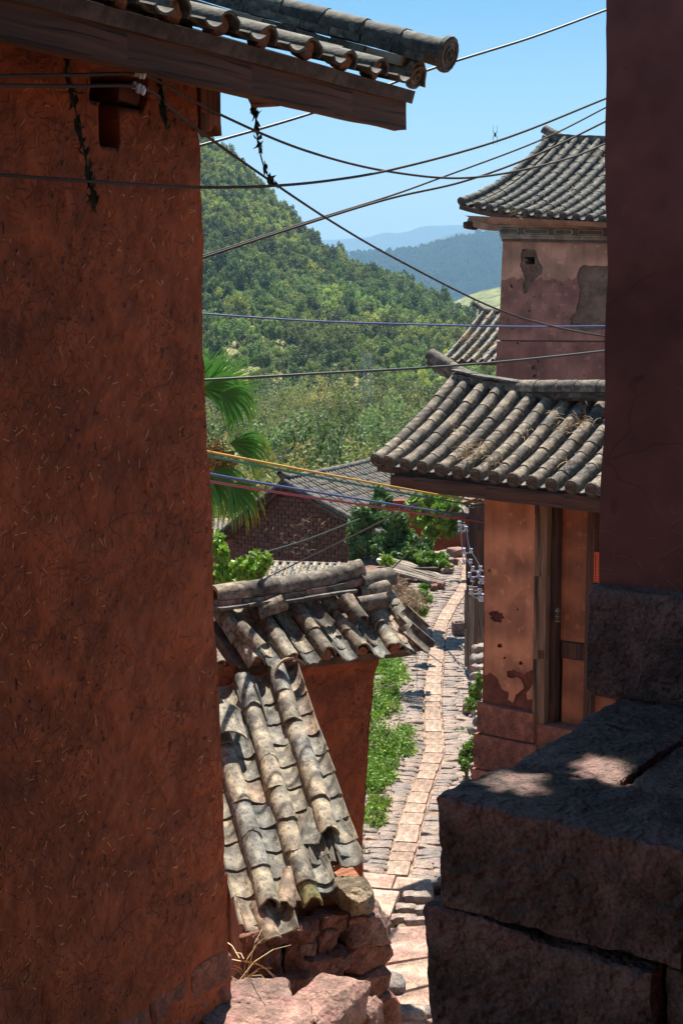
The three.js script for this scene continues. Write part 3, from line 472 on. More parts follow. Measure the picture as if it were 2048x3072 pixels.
  // timber in the socket
  { const p = C0.clone().addScaledVector(ALONG, (a2 + a3) / 2).setY((b1 + b3) / 2); part(house, 'socket_timber', barGeo(p.clone().addScaledVector(OUT, -0.22).setY(b3 + 0.02), p.clone().addScaledVector(OUT, -0.2).setY(b1), (a3 - a2) * 0.5, 0.08, OUT, 0.003, 4, 3), mat.oldWood);
    const q = C0.clone().addScaledVector(ALONG, lerp(a0, a1, 0.8)).setY((b0 + b1) / 2); part(house, 'socket_block', stoneGeo((a1 - a0) * 0.42, (b0 - b1) * 0.9, 0.2, 9, 0.008, 4, 4), mat.mudDark, basis(ALONG, UP, OUT, q.addScaledVector(OUT, -0.13))); }
  // eave: beam, bracket, purlin, rows of tiles descending over the lane
  const eaveP = C0.clone().addScaledVector(OUT, 0.42), be = onPlane(1200, 392, eaveP, OUT), b1_ = onPlane(0, 122, eaveP, OUT), hb = 0.215;
  const dirB = be.clone().sub(b1_).normalize(), bs = be.clone().addScaledVector(dirB, -6.5);
  part(house, 'eave_beam', barGeo(bs.clone().add(V(0, hb / 2, 0)), be.clone().add(V(0, hb / 2, 0)), 0.09, hb, UP, 0.006, 60, 2), mat.oldWood);
  const br = onPlane(618, 345, C0.clone().addScaledVector(OUT, -0.05), OUT);
  part(house, 'bracket', (() => { const s = new THREE.Shape(); [[-0.10, 0.16], [0.075, 0.16], [0.075, -0.03], [0.085, -0.10], [0.045, -0.055], [0.02, -0.05], [-0.01, -0.085], [-0.10, -0.10]].forEach(([x, y], i) => i ? s.lineTo(x, y) : s.moveTo(x, y)); return fin(new THREE.ExtrudeGeometry(s, { depth: 0.14, bevelEnabled: true, bevelSize: 0.006, bevelThickness: 0.006 }), 0.5); })(), mat.redWood, basis(ALONG, UP, OUT, br.addScaledVector(OUT, -0.1)));
  const pl = onPlane(800, 318, eaveP.clone().addScaledVector(OUT, -0.10), OUT); { const g = new THREE.CylinderGeometry(0.075, 0.08, 0.16, 12); part(house, 'purlin', fin(displace(g, v => { v.x += 0.01 * noise(v.y * 4, 1, 1); }), 0.8), mat.redWood, basis(UP, OUT.clone().negate(), ALONG, pl.add(V(0, 0.075, 0)))); }
  // the roof sheet: eave edge over the beam, rising away from the lane
  const pitch = 0.33, ov = 0.10;
  const E = s => be.clone().addScaledVector(dirB, s).add(V(0, hb + 0.03, 0)).addScaledVector(OUT, ov);
  const span = 3.9, run = 2.2;
  const P = (u, v) => E(lerp(-span, 0.02, u)).addScaledVector(OUT, -run * v).add(V(0, pitch * run * v, 0));
  const roof = sub(house, 'roof');
  part(roof, 'roof_bed', thickPatch(P, 20, 10, -0.09, -0.012), mat.bed);
  const rowPx = [[676, 62], [799, 112], [931, 152], [1044, 180], [1136, 212]], us = [];
  rowPx.forEach(([px]) => { const p = onPlane(px, 100, E(0), OUT); us.push((p.clone().sub(E(-span)).dot(dirB)) / (span + 0.02)); });
  const gap = (us[4] - us[0]) / 4; for (let k = 1; us[0] - gap > 0.02; k++) us.unshift(us[0] - gap);
  const covers = coverSet(0.32, 0.088), pans = panSet(0.30, 0.15);
  tileRoof(roof, P, { covers, pans, rows: us.length, us, panUs: us.map(u => u + gap / 2), per: 8, panPer: 9, L: 0.32, panL: 0.30, lift: 0.035, panLift: 0.0, over: 0.06, mats: mat.greyTile, panMats: mat.greyTile, seed: 4, rough: 0.02, yaw: 0.06 });
  us.forEach((u, i) => { const f = frameOf(P, u, 0.02); f.p = P(u, 0); part(roof, 'clay_plug', stoneGeo(0.12, 0.12, 0.10, 3, 0.02, i + 2, 4, 1), mat.clay, basis(f.X, f.Y, f.Z, f.p.clone().addScaledVector(f.Y, 0.045).addScaledVector(f.Z, -0.075))); });
  // verge at the far end: a raised row bedded on flat pieces, with round end caps
  const vp = (k, h) => { const e = onPlane(1338, 152, be.clone().addScaledVector(dirB, 0.12), dirB); return e.addScaledVector(OUT, -k).add(V(0, pitch * k + h, 0)); };
  const vg = V(OUT.x, -pitch, OUT.z).normalize();
  ridgeRun(roof, 'verge_tile', [3, 2, 1, 0].map(k => vp(k * 0.9, -0.03)), 0.098, 9, mat.greyTile, 5);
  { const X = UP.clone().cross(vg).normalize(), Y = vg.clone().cross(X); part(roof, 'end_cap', capGeo(0.112), mat.darkTile[0], basis(X, Y, vg, vp(-0.005, -0.02)));
    const low = vp(0.22, -0.19); part(roof, 'end_cap', capGeo(0.095), mat.brownTile[0], basis(X, Y, vg, low)); }
  coursePieces(roof, 'verge_course', [2.6, 1.4, 0.1].map(k => vp(k, -0.075)), 0.22, 0.05, 11, mat.greyTile, 7);
  coursePieces(roof, 'verge_course', [2.6, 1.4, 0.25].map(k => vp(k, -0.14)), 0.26, 0.06, 9, [mat.greyTile[0], mat.friezeLight], 17);
  ridgeRun(roof, 'verge_tile', [3, 2, 1, 0.23].map(k => vp(k * 0.9, -0.225)), 0.09, 8, mat.brownTile, 25);
}

// ---------------------------------------------------------------- small tiled shed below, and the lean-to roof in front of it
{
  const TL = at(618, 1836, 11.35), TR = at(1165, 1786, 12.25), BL = at(738, 2008, 10.9), BR = at(1268, 1950, 11.75);
  const P0 = bilinear(BL, BR, TL, TR), P = P0;
  const along = TR.clone().sub(TL).setY(0).normalize(), out = V(-along.z, 0, along.x); if (out.z < 0) out.negate();
  const wc = at(1128, 2010, 11.62), shed = thing('tiled_shed', V(wc.x, -5.2, wc.z), 'low red earth shed with broken ridge and six rows of loose grey tiles', 'shed');
  const roof = sub(shed, 'roof');
  part(roof, 'roof_bed', thickPatch((u, v) => P(lerp(-0.02, 0.97, u), lerp(0.06, 1.02, v)), 12, 6, -0.10, -0.014), mat.bed);
  const covers = coverSet(0.27, 0.076, 5, 0.03), pans = panSet(0.27, 0.145, 4, 0.02);
  const rowPx = [[670, 2075], [760, 1990], [855, 1975], [972, 1950], [1082, 1942], [1180, 1940], [1275, 1950]], us = [-0.14, 0.055, 0.235, 0.435, 0.635, 0.825, 0.975];
  tileRoof(roof, P, { covers, pans, rows: 7, us, panUs: [-0.02, 0.155, 0.345, 0.545, 0.74, 0.92], per: 3, panPer: 5, L: 0.29, panL: 0.27, lift: 0.045, panLift: 0.0, over: 0.05, mats: mat.brownTile.concat(mat.tile[0], mat.tile[1]), panMats: mat.pan.slice(1).concat(mat.brownTile[0]), seed: 14, rough: 0.035, yaw: 0.14, roll: 0.2 });
  us.forEach((u, i) => { const f = frameOf(P, clamp(u, 0.01, 0.99), 0.03); f.p = P(u, 0); part(roof, 'clay_plug', stoneGeo(0.12, 0.10, 0.10, 3, 0.025, i + 2, 4, 1), mat.clay, basis(f.X, f.Y, f.Z, f.p.clone().addScaledVector(f.Y, 0.03).addScaledVector(f.Z, -0.06))); });
  // loose tiles thrown on the roof
  const loose = (px, py, Z, yaw, roll, tip, k, m) => { const p = at(px, py, Z), f = frameOf(P, 0.5, 0.5); const q = new THREE.Matrix4().makeBasis(f.X, f.Y, f.Z); q.multiply(new THREE.Matrix4().makeRotationY(yaw)).multiply(new THREE.Matrix4().makeRotationX(tip)).multiply(new THREE.Matrix4().makeRotationZ(roll)); q.setPosition(p); part(roof, 'loose_tile', (m ? pans : covers)[k], mat.brownTile[k % 3], q); };
  loose(765, 1838, 11.3, 1.75, 0.1, -0.1, 0); loose(1075, 1815, 11.8, 1.45, 0.2, -0.15, 1); loose(1075, 1778, 11.95, 1.5, 0.3, -0.1, 2); loose(1030, 1795, 11.75, 0.15, 0.1, 0.1, 3); loose(925, 1828, 11.65, 0.2, 0.1, -0.1, 1, 1); loose(715, 1880, 11.15, 0.25, 0.15, 0.05, 2);
  loose(1205, 1835, 11.95, 0.35, 0.5, 0.1, 0, 1); loose(1222, 1890, 11.75, 0.3, 0.4, 0.0, 3, 1);
  // ridge of half-round tiles on flat pieces, the last piece fallen lower
  const rl = at(640, 1788, 11.22), rm = at(960, 1744, 11.85), rr = at(1078, 1710, 12.08);
  ridgeRun(roof, 'ridge_tile', [rl, at(800, 1768, 11.5), rm, rr], 0.095, 5, mat.brownTile, 41, 0.03);
  coursePieces(roof, 'ridge_course', [rl, rm, rr].map(p => p.clone().add(V(0, -0.06, 0)).addScaledVector(out, 0.015)), 0.2, 0.06, 7, [mat.brownTile[0], mat.redStone[1]], 5);
  coursePieces(roof, 'ridge_course', [at(640, 1822, 11.15), at(820, 1800, 11.5), at(1050, 1768, 11.95)], 0.24, 0.025, 5, mat.darkTile, 9);
  ridgeRun(roof, 'ridge_tile', [at(1070, 1748, 12.0), at(1165, 1738, 12.25)], 0.105, 1, mat.brownTile, 47, 0.03);
  // walls under the eave
  const n = out, W = (px, py) => onPlane(px, py, wc, n);
  const tl = W(640, 2080), tr = W(1134, 1985), bl = V(tl.x, -5.3, tl.z), br = V(tr.x, -5.3, tr.z);
  const edge = y => 0.012 * fbm(y * 3, 2, 1, 3) + 0.008 * fbm(y * 12, 2, 2, 2) - 0.02 * smooth((-2.75 - y) / 0.1) - 0.11 * clamp((-2.7 - y) / 1.5);
  const face = gridGeo(60, 90, (u, v) => { const y = lerp(-5.3, -2.58, v); const p = bl.clone().lerp(br, u).setY(y); p.addScaledVector(along, u * u * edge(y)); p.addScaledVector(n, 0.02 * fbm(p.x * 3, y * 3, 1, 4) - 0.03 * smooth((-2.72 - y) / 0.05) * (u > 0.5 ? 1 : 0)); return p; }, (u, v, p) => [p.dot(along), p.y]);
  const sideF = gridGeo(8, 90, (u, v) => { const y = lerp(-5.3, -2.58, v); return br.clone().setY(y).addScaledVector(along, edge(y)).addScaledVector(n, -0.9 * u - 0.03 * smooth((-2.72 - y) / 0.05)); }, (u, v, p) => [u * 0.9, p.y]);
  const backF = gridGeo(1, 1, (u, v) => bl.clone().lerp(br, u).setY(lerp(-5.3, -2.5, v)).addScaledVector(n, -0.9));
  part(shed, 'wall', mergeGeometries([face, sideF, backF]), mat.mud);

  // lean-to: columns of tiles running down towards the steps
  const tl2 = at(560, 2112, 10.74), tr2 = at(872, 2026, 11.03), br2 = at(1052, 2590, 9.5), bl2 = at(742, 2775, 9.0);
  const Q = bilinear(bl2, br2, tl2, tr2), lean = thing('lean_to_roof', br2.clone().setY(-5.4), 'weathered lean-to roof of pale grey half-round tiles on a rubble wall', 'roof'), r2 = sub(lean, 'roof');
  part(r2, 'roof_bed', thickPatch((u, v) => Q(lerp(0.0, 0.96, u), lerp(0.03, 1, v)), 10, 12, -0.08, -0.014), mat.clay);
  const cv = coverSet(0.35, 0.077, 5, 0.022), pn = panSet(0.34, 0.175, 4, 0.016);
  const skip = (i, j, k) => k === 'cover' && ((i === 2 && j < 1) || (i === 0 && j > 5));
  const skipP = (i, j, k) => skip(i, j, k) || (k === 'pan' && i === 1 && j === 7);
  tileRoof(r2, Q, { covers: cv, pans: pn, rows: 3, us: [0.205, 0.545, 0.875], panUs: [0.04, 0.375, 0.71, 0.995], per: 7, panPer: 9, L: 0.345, panL: 0.34, lift: 0.055, panLift: 0.0, over: 0.05, mats: mat.tile, panMats: mat.pan, seed: 23, rough: 0.03, yaw: 0.07, roll: 0.1, skip: skipP });
  const big = (px, py, Z, yaw, tip, roll, g, m, s = 1) => { const p = at(px, py, Z), f = frameOf(Q, 0.5, 0.5), q = new THREE.Matrix4().makeBasis(f.X, f.Y, f.Z).multiply(new THREE.Matrix4().makeRotationY(yaw)).multiply(new THREE.Matrix4().makeRotationX(tip)).multiply(new THREE.Matrix4().makeRotationZ(roll)).scale(V(s, s, s)).setPosition(p); part(r2, 'loose_tile', g, m, q); };
  const wide = shell(0.35, Math.PI - 0.35, 0.32, 0.16, 0.19, 0.016, 71, 10, 3, 0.02);
  big(668, 2150, 10.5, -0.12, 0.05, 0.05, wide, mat.tile[1], 0.92);           // wide tile tipped over the top of the first channel
  big(742, 2068, 10.78, 0.05, 0.2, 0.3, pn[0], mat.pan[3]);                     // flat pale tile at the top
  big(868, 2020, 10.95, 0.1, -0.5, 0.1, shell(0.3, Math.PI - 0.3, 0.05, 0.13, 0.14, 0.014, 31, 9, 1, 0.006), mat.pan[2]);  // broken rim propped over the third column
  const low = (u, v, yaw, tip, roll, g, m, lift = 0, s2 = 1) => { const f = frameOf(Q, clamp(u, 0.02, 0.98), 0.15), q = new THREE.Matrix4().makeBasis(f.X, f.Y, f.Z).multiply(new THREE.Matrix4().makeRotationY(yaw)).multiply(new THREE.Matrix4().makeRotationX(tip)).multiply(new THREE.Matrix4().makeRotationZ(roll)).scale(V(s2, s2, s2)).setPosition(Q(u, v).addScaledVector(f.Z, -0.34 * s2).addScaledVector(f.Y, lift)); part(r2, 'loose_tile', g, m, q); };
  // tiles at the broken lower edge: slipped pans, a mossy stub, pieces pushed aside
  low(0.05, -0.05, 0.05, -0.05, 0.05, pn[0], mat.pan[2], 0.0); low(0.30, -0.115, -0.05, -0.04, 0.05, pn[1], mat.pan[1], -0.02, 1.12); low(0.47, -0.06, -0.35, -0.02, 0.5, cv[1], mat.pan[2], 0.01, 0.9); low(0.55, -0.075, 0.03, -0.04, 0.0, cv[0], M({ color: C(0.33, 0.29, 0.12), map: rep(tileColor, 1 / 0.6), roughness: 0.9 }), 0.03, 0.92); low(0.66, -0.05, 0.1, -0.03, 0.0, pn[2], mat.pan[3], -0.01);
  low(0.80, 0.04, -0.1, -0.04, 0.05, pn[3], mat.pan[0], 0.0); low(0.85, 0.10, -0.5, 0.05, 0.12, pn[1], mat.pan[0], 0.06, 0.9); low(0.93, 0.03, 0.2, -0.04, -0.1, pn[0], mat.pan[3], 0.0); low(0.12, -0.10, 0.1, -0.02, -0.1, cv[2], mat.pan[2], 0.0, 0.9);
  // rubble wall that carries it
  const S = (px, py, Z, w, h, d, yaw, k, seed, n_ = 6, amp = 0.02, tip = 0) => { const q = new THREE.Matrix4().makeRotationY(yaw).multiply(new THREE.Matrix4().makeRotationX(tip)); q.setPosition(at(px, py, Z)); part(lean, 'rubble_stone', stoneGeo(w, h, d, 16, amp * 0.8, seed, 12, 0.45, 1, 0.008, 9), mat.redStone[k], q); };
  S(1060, 2690, 9.30, 0.20, 0.14, 0.30, 0.5, 3, 3, 5, 0.03, 0.3); S(1078, 2760, 9.42, 0.30, 0.24, 0.4, 0.5, 1, 5, 6, 0.035); S(1115, 2772, 9.55, 0.20, 0.12, 0.3, 0.4, 1, 25, 6, 0.03); S(1072, 2850, 9.42, 0.34, 0.20, 0.4, 0.5, 2, 6, 7, 0.02); S(1078, 2930, 9.4, 0.36, 0.19, 0.4, 0.5, 2, 7, 6, 0.03); S(1085, 3010, 9.4, 0.4, 0.22, 0.4, 0.5, 2, 8, 6, 0.03);
  S(965, 2812, 9.25, 0.20, 0.16, 0.2, 0.3, 2, 11, 7, 0.015); S(960, 2890, 9.2, 0.34, 0.17, 0.26, 0.2, 2, 12, 8, 0.015); S(880, 2850, 9.15, 0.13, 0.26, 0.24, 0.1, 2, 13, 7, 0.02); S(830, 2860, 9.1, 0.08, 0.26, 0.22, 0.0, 2, 33, 7, 0.02); S(765, 2880, 9.0, 0.18, 0.24, 0.22, 0.0, 2, 14, 7, 0.02); S(740, 2950, 8.85, 0.2, 0.10, 0.22, 0.0, 2, 15, 8, 0.015); S(860, 2955, 9.0, 0.36, 0.16, 0.24, 0.1, 2, 16, 8, 0.015); S(1010, 2970, 9.25, 0.3, 0.18, 0.26, 0.35, 2, 17, 7, 0.02); S(800, 3010, 8.95, 0.5, 0.14, 0.3, 0.1, 2, 18, 7, 0.02);
  S(905, 2790, 9.12, 0.22, 0.13, 0.2, 0.15, 2, 41, 8, 0.015); S(985, 2760, 9.3, 0.22, 0.14, 0.22, 0.3, 2, 42, 8, 0.02); S(820, 2800, 9.05, 0.2, 0.12, 0.2, 0.1, 2, 43, 8, 0.015); S(760, 2815, 8.95, 0.16, 0.12, 0.2, 0.0, 2, 44, 8, 0.015); S(1010, 2880, 9.2, 0.14, 0.12, 0.2, 0.3, 1, 45, 8, 0.02); S(915, 2840, 9.1, 0.12, 0.09, 0.16, 0.1, 1, 46, 8, 0.02);
  part(lean, 'wall_core', fin(new THREE.BoxGeometry(0.9, 1.2, 0.5).applyMatrix4(new THREE.Matrix4().makeRotationY(0.25).setPosition(at(900, 2900, 9.6)))), mat.clay);

  // boulders in the sun at the head of the steps
  const boulders = [[775, 3010, 8.3, 0.40, 0.16, 0.34, 0.15, 1, 21, 0.015, 'flat red-grey boulder lying against the plinth of the earth house'], [985, 3030, 8.35, 0.34, 0.26, 0.66, -0.62, 0, 22, 0.02, 'long pale pink boulder with a flat sunlit top among the rubble'], [1098, 3050, 8.75, 0.16, 0.22, 0.2, -0.4, 0, 23, 0.015, 'small square pink boulder beside the long pale boulder'], [760, 3085, 8.0, 0.7, 0.16, 0.4, 0.1, 0, 24, 0.015, 'low pink boulder in front of the flat red-grey boulder']];
  boulders.forEach(([px, py, Z, w, h, d, yaw, k, s, amp, label], i) => { const m = solo('boulder', stoneGeo(w, h, d, 16, amp * 0.7, s, 16, 0.4, 1, 0.008, 11).applyMatrix4(new THREE.Matrix4().makeRotationY(yaw).multiply(new THREE.Matrix4().makeRotationX(i === 1 ? 0.12 : 0.06)).setPosition(at(px, py, Z))), mat.redStone[k], label, 'boulder'); });
}

// ---------------------------------------------------------------- gatehouse on the right of the path
const E_ = V(0.79, 0, 0.613).normalize(), G_ = V(-E_.z, 0, E_.x);          // along the facade (right, nearer) and out of it (left, nearer)
function plane2(o) { const n = G_, to = (px, py) => { const p = onPlane(px, py, o, n).sub(o); return [p.dot(E_), p.y]; }; return { to, m: (d = 0) => basis(E_, UP, G_, o.clone().addScaledVector(G_, d)) }; }
function skin(pl, outline, holes, depth, d0, m, parent, name, uvs = 1) {
  const sh = new THREE.Shape(outline.map(p => new THREE.Vector2(...pl.to(...p)))); holes.forEach(h => sh.holes.push(new THREE.Path(h.map(p => new THREE.Vector2(...pl.to(...p))))));
  const g = boxUV(toCreasedNormals(new THREE.ExtrudeGeometry(sh, { depth, bevelEnabled: false }), 0.5), uvs); return part(parent, name, g, m, pl.m(d0));
}
{
  const e0 = at(1128, 1404, 17.5), e1 = at(1790, 1486, 15.7), er = e0.clone().lerp(e1, 1.35), upv = G_.clone().multiplyScalar(-1.8).add(V(0, 0.9, 0));
  const lift = u => 0.05 * Math.pow(1 - u, 3);
  const P = (u, v) => { const p = e0.clone().lerp(er, u); p.addScaledVector(upv, v); p.y += lift(u) - 0.07 * 4 * v * (1 - v) + 0.10 * Math.pow(1 - u, 4) * v; return p; };
  const o = at(1453, 1490, 17.05), pl = plane2(o), base = o.clone().setY(-6.2), gate = thing('gatehouse', base, 'red plastered gatehouse with curved ridge, dark tiled roof and wooden door beside the path', 'gatehouse');
  const roof = sub(gate, 'roof');
  part(roof, 'roof_bed', thickPatch(P, 30, 12, -0.10, -0.015), mat.bed);
  const rows = 16, us = [0.006]; for (let i = 0; i < rows; i++) us.push(0.052 + i * 0.0615); const uu = us.filter(u => u < 0.985);
  const covers = coverSet(0.285, 0.088, 5), pans = panSet(0.26, 0.15, 3);
  tileRoof(roof, P, { covers, pans, rows: uu.length, us: uu, panUs: uu.slice(1).map((u, i) => u - 0.031), per: 8, panPer: 9, L: 0.285, panL: 0.26, lift: 0.05, panLift: 0.0, over: 0.04, mats: mat.brownTile, panMats: mat.darkTile, seed: 31, cap: capGeo(0.092), capMat: mat.brownTile[1], rough: 0.012 });
  // low wall of the ridge, then the ridge that sweeps up at its end
  const R = (u, h, b = 0) => P(u, 1).add(V(0, h, 0)).addScaledVector(G_, b), us2 = [0.0, 0.08, 0.2, 0.35, 0.55, 0.8, 1.0];
  coursePieces(roof, 'ridge_course', us2.map(u => R(u, 0.03, 0.05)), 0.16, 0.10, 16, mat.brownTile, 3);
  coursePieces(roof, 'ridge_course', us2.map(u => R(u, 0.115, 0.03)), 0.26, 0.03, 14, mat.darkTile, 4);
  const sweep = [at(1288, 1066, 19.3), at(1338, 1099, 19.15), at(1400, 1136, 18.95), at(1450, 1154, 18.8), at(1530, 1163, 18.4), at(1640, 1166, 17.9), at(1800, 1166, 17.3), at(2000, 1168, 16.6)];
  part(roof, 'ridge_band', fin(tubeGeo(sweep.map(p => p.clone().add(V(0, -0.075, 0))), 0.075, 60, 6), 0.6), mat.darkTile[1]);
  ridgeRun(roof, 'ridge_tile', sweep, 0.115, 12, mat.brownTile, 61, 0.02);
  part(roof, 'ridge_horn', barGeo(at(1296, 1092, 19.3), at(1400, 1158, 18.95), 0.10, 0.06, UP, 0.006, 8, 2), mat.clay);
  part(roof, 'verge_board', barGeo(e0.clone().add(V(0, -0.10, 0)).addScaledVector(E_, 0.10).addScaledVector(upv, 0.1), e0.clone().add(upv).add(V(0, -0.02, 0)).addScaledVector(E_, 0.10), 0.05, 0.12, UP, 0.004, 8, 3), mat.oldWood);
  // eave beam and soffit
  const bl = at(1180, 1443, 17.35), brr = at(1792, 1512, 15.75); part(gate, 'eave_beam', barGeo(bl, bl.clone().lerp(brr, 1.35), 0.14, 0.17, UP, 0.006, 40, 5), mat.oldWood);
  // pillar: earth core, painted plaster that has peeled off low down
  const W = (pl.to(1607, 1700))[0], y1 = pl.to(1453, 1480)[1], y0 = pl.to(1453, 2112)[1];
  { const g = new THREE.BoxGeometry(W, y1 - y0 + 0.1, 0.5, 12, 40, 8); displace(g, v => { v.x += 0.006 * fbm(v.y * 4, v.z * 4, 1, 3); v.z += 0.006 * fbm(v.y * 5, v.x * 5, 3, 3); }); g.translate(W / 2, (y0 + y1) / 2, -0.26); part(gate, 'pillar', fin(g, 0.6), mat.mudDark, pl.m()); }
  const peel = [blob(1487, 1850, 20, 14, 3, 26, 0.5), blob(1464, 1862, 9, 20, 5, 22, 0.5), blob(1500, 1937, 7, 6, 7), blob(1514, 1974, 4, 4, 8), blob(1564, 1989, 7, 6, 9), blob(1601, 1915, 2, 12, 19), blob(1469, 1712, 4, 4, 22), blob(1554, 1828, 3, 3, 23)];
  const edgeB = ragged([[1453.5, 1484], [1530, 1484], [1606, 1484], [1606, 1750], [1606, 2004], [1590, 2012], [1572, 2022], [1555, 2014], [1540, 2008], [1523, 2012], [1521, 2025], [1530, 2035], [1548, 2030], [1562, 2038], [1571, 2050], [1570, 2070], [1560, 2075], [1548, 2085], [1545, 2098], [1535, 2108], [1525, 2098], [1528, 2078], [1515, 2070], [1505, 2062], [1497, 2045], [1490, 2027], [1470, 2020], [1453.5, 2026], [1453.5, 1750]], 2.6, 3, 7).map(([x, y]) => [clamp(x, 1453.3, 1606), y]);
  skin(pl, ragged([[1599, 2050], [1605, 2060], [1605, 2096], [1583, 2098], [1578, 2080], [1590, 2066]], 1.5, 6, 4), [], 0.010, 0.0, mat.gatePlaster, gate, 'plaster');
  // merge peeled spots into holes that do not touch the edge
  const inside = h => h.map(([x, y]) => [clamp(x, 1455.5, 1604), clamp(y, 1490, 2095)]);
  const apart = []; peel.map(inside).forEach(h => { const bx = q => [Math.min(...q.map(p => p[0])), Math.max(...q.map(p => p[0])), Math.min(...q.map(p => p[1])), Math.max(...q.map(p => p[1]))]; const a = bx(h); if (!apart.some(k => { const b = bx(k); return a[0] < b[1] && a[1] > b[0] && a[2] < b[3] && a[3] > b[2]; })) apart.push(h); });
  skin(pl, edgeB, apart, 0.016, 0.0, mat.gatePlaster, gate, 'plaster');
  // big peeled area: flakes of earth standing free of the skin
  // stone footing
  const fs = (sa, sb, ya, yb, k, seed, pr) => { const w = sb - sa, h = ya - yb; part(gate, 'footing_stone', stoneGeo(w, h, 0.6, 40, 0.008, seed, 12, 0.5, 1, 0.004), mat.baseStone[k], basis(E_, UP, G_, o.clone().addScaledVector(E_, (sa + sb) / 2).setY(o.y + (ya + yb) / 2).addScaledVector(G_, pr - 0.3))); };
  const f0 = y0, f1 = pl.to(1446, 2198)[1], f2 = pl.to(1440, 2300)[1];
  fs(-0.05, W + 0.04, f0 + 0.01, f1 + 0.006, 0, 3, 0.07); fs(-0.07, W + 0.1, f1, f2, 1, 4, 0.09); fs(-0.09, W + 0.1, f2 - 0.006, f2 - 0.5, 0, 5, 0.1); fs(-0.09, W + 0.1, f2 - 0.51, f2 - 1.2, 1, 6, 0.1); fs(W + 0.05, W + 2.2, f0 - 0.1, f1 - 0.4, 1, 7, 0.04);
  // post, door frame, door leaf
  const B = (pxa, pxb, pya, pyb, dep, m, name, proud, seed) => { const [sa] = pl.to(pxa, pya), [sb] = pl.to(pxb, pya); const ya = pl.to((pxa + pxb) / 2, pya)[1], yb = pl.to((pxa + pxb) / 2, pyb)[1]; const c = (sa + sb) / 2; return part(gate, name, barGeo(o.clone().addScaledVector(E_, c).setY(o.y + yb).addScaledVector(G_, proud - dep / 2), o.clone().addScaledVector(E_, c).setY(o.y + ya).addScaledVector(G_, proud - dep / 2), sb - sa, dep, G_, 0.003, 14, seed), m); };
  B(1608, 1644, 1512, 2240, 0.16, mat.postWood, 'door_post', 0.02, 2); B(1600, 1638, 1480, 1513, 0.2, mat.oldWood, 'post_head', 0.05, 3);
  B(1645, 1664, 1490, 2240, 0.12, mat.oldWood, 'door_frame', -0.08, 4);
  const leaf = B(1665, 1748, 1500, 1935, 0.04, mat.doorWood, 'door_leaf', -0.18, 6); B(1665, 1760, 1938, 1985, 0.06, mat.oldWood, 'door_rail', -0.15, 8); B(1665, 1760, 1988, 2200, 0.05, mat.doorWood, 'door_panel', -0.17, 9);
  B(1749, 1772, 1490, 2200, 0.1, mat.oldWood, 'door_frame', -0.10, 10); B(1773, 1830, 1490, 2200, 0.05, mat.doorWood, 'door_leaf', -0.2, 12);
  const wedge = B(1617, 1632, 1950, 1974, 0.02, mat.oldWood, 'post_peg', 0.028, 13);
  B(1640, 1900, 1478, 1500, 0.1, mat.redWood, 'lintel', 0.0, 15);
  { // hanging padlock
    const [s, y] = pl.to(1666, 1850), c = o.clone().addScaledVector(E_, s).setY(o.y + y).addScaledVector(G_, -0.04); const lock = sub(gate, 'padlock');
    part(lock, 'lock_body', fin(new THREE.CylinderGeometry(0.03, 0.03, 0.13, 12), 0.5), M({ color: C(0.05, 0.045, 0.035), roughness: 0.35, metalness: 0.7 }), basis(E_, UP, G_, c));
    [0.06, 0.0, -0.06].forEach(h => part(lock, 'lock_ring', new THREE.TorusGeometry(0.031, 0.006, 6, 14).rotateX(Math.PI / 2), M({ color: C(0.30, 0.22, 0.10), roughness: 0.35, metalness: 0.8 }), basis(E_, UP, G_, c.clone().add(V(0, h, 0)))));
    part(lock, 'shackle', new THREE.TorusGeometry(0.028, 0.006, 6, 14, Math.PI), mat.steel, basis(G_, UP, E_, c.clone().add(V(0, 0.065, 0)))); }
  { // strip of red paper with gold marks beside the door
    const cv = document.createElement('canvas'); cv.width = 64; cv.height = 512; const x = cv.getContext('2d'); x.fillStyle = '#a8100c'; x.fillRect(0, 0, 64, 512); x.strokeStyle = '#d8a040'; x.lineWidth = 3; x.strokeRect(5, 5, 54, 502); const q = rng(4); for (let k = 0; k < 12; k++) { const cy = 30 + k * 40; x.beginPath(); x.arc(32, cy, 11, 0, 6.28); x.stroke(); x.beginPath(); x.arc(32, cy, 4, 0, 6.28); x.stroke(); }
    const t = new THREE.CanvasTexture(cv); t.colorSpace = THREE.SRGBColorSpace; const [sa, ya] = pl.to(1770, 1658), [sb, yb] = pl.to(1790, 1752);
    part(gate, 'red_paper', new THREE.BoxGeometry(sb - sa, ya - yb, 0.004), M({ map: t, roughness: 0.8 }), basis(E_, UP, G_, o.clone().addScaledVector(E_, (sa + sb) / 2).setY(o.y + (ya + yb) / 2).addScaledVector(G_, -0.09))); }
  // body behind the facade, so that no light leaks through
  { const g = new THREE.BoxGeometry(3.6, 4.6, 1.6); g.translate(1.85, -2.15, -1.35); part(gate, 'rear_wall', fin(g), mat.mud, pl.m()); }
}

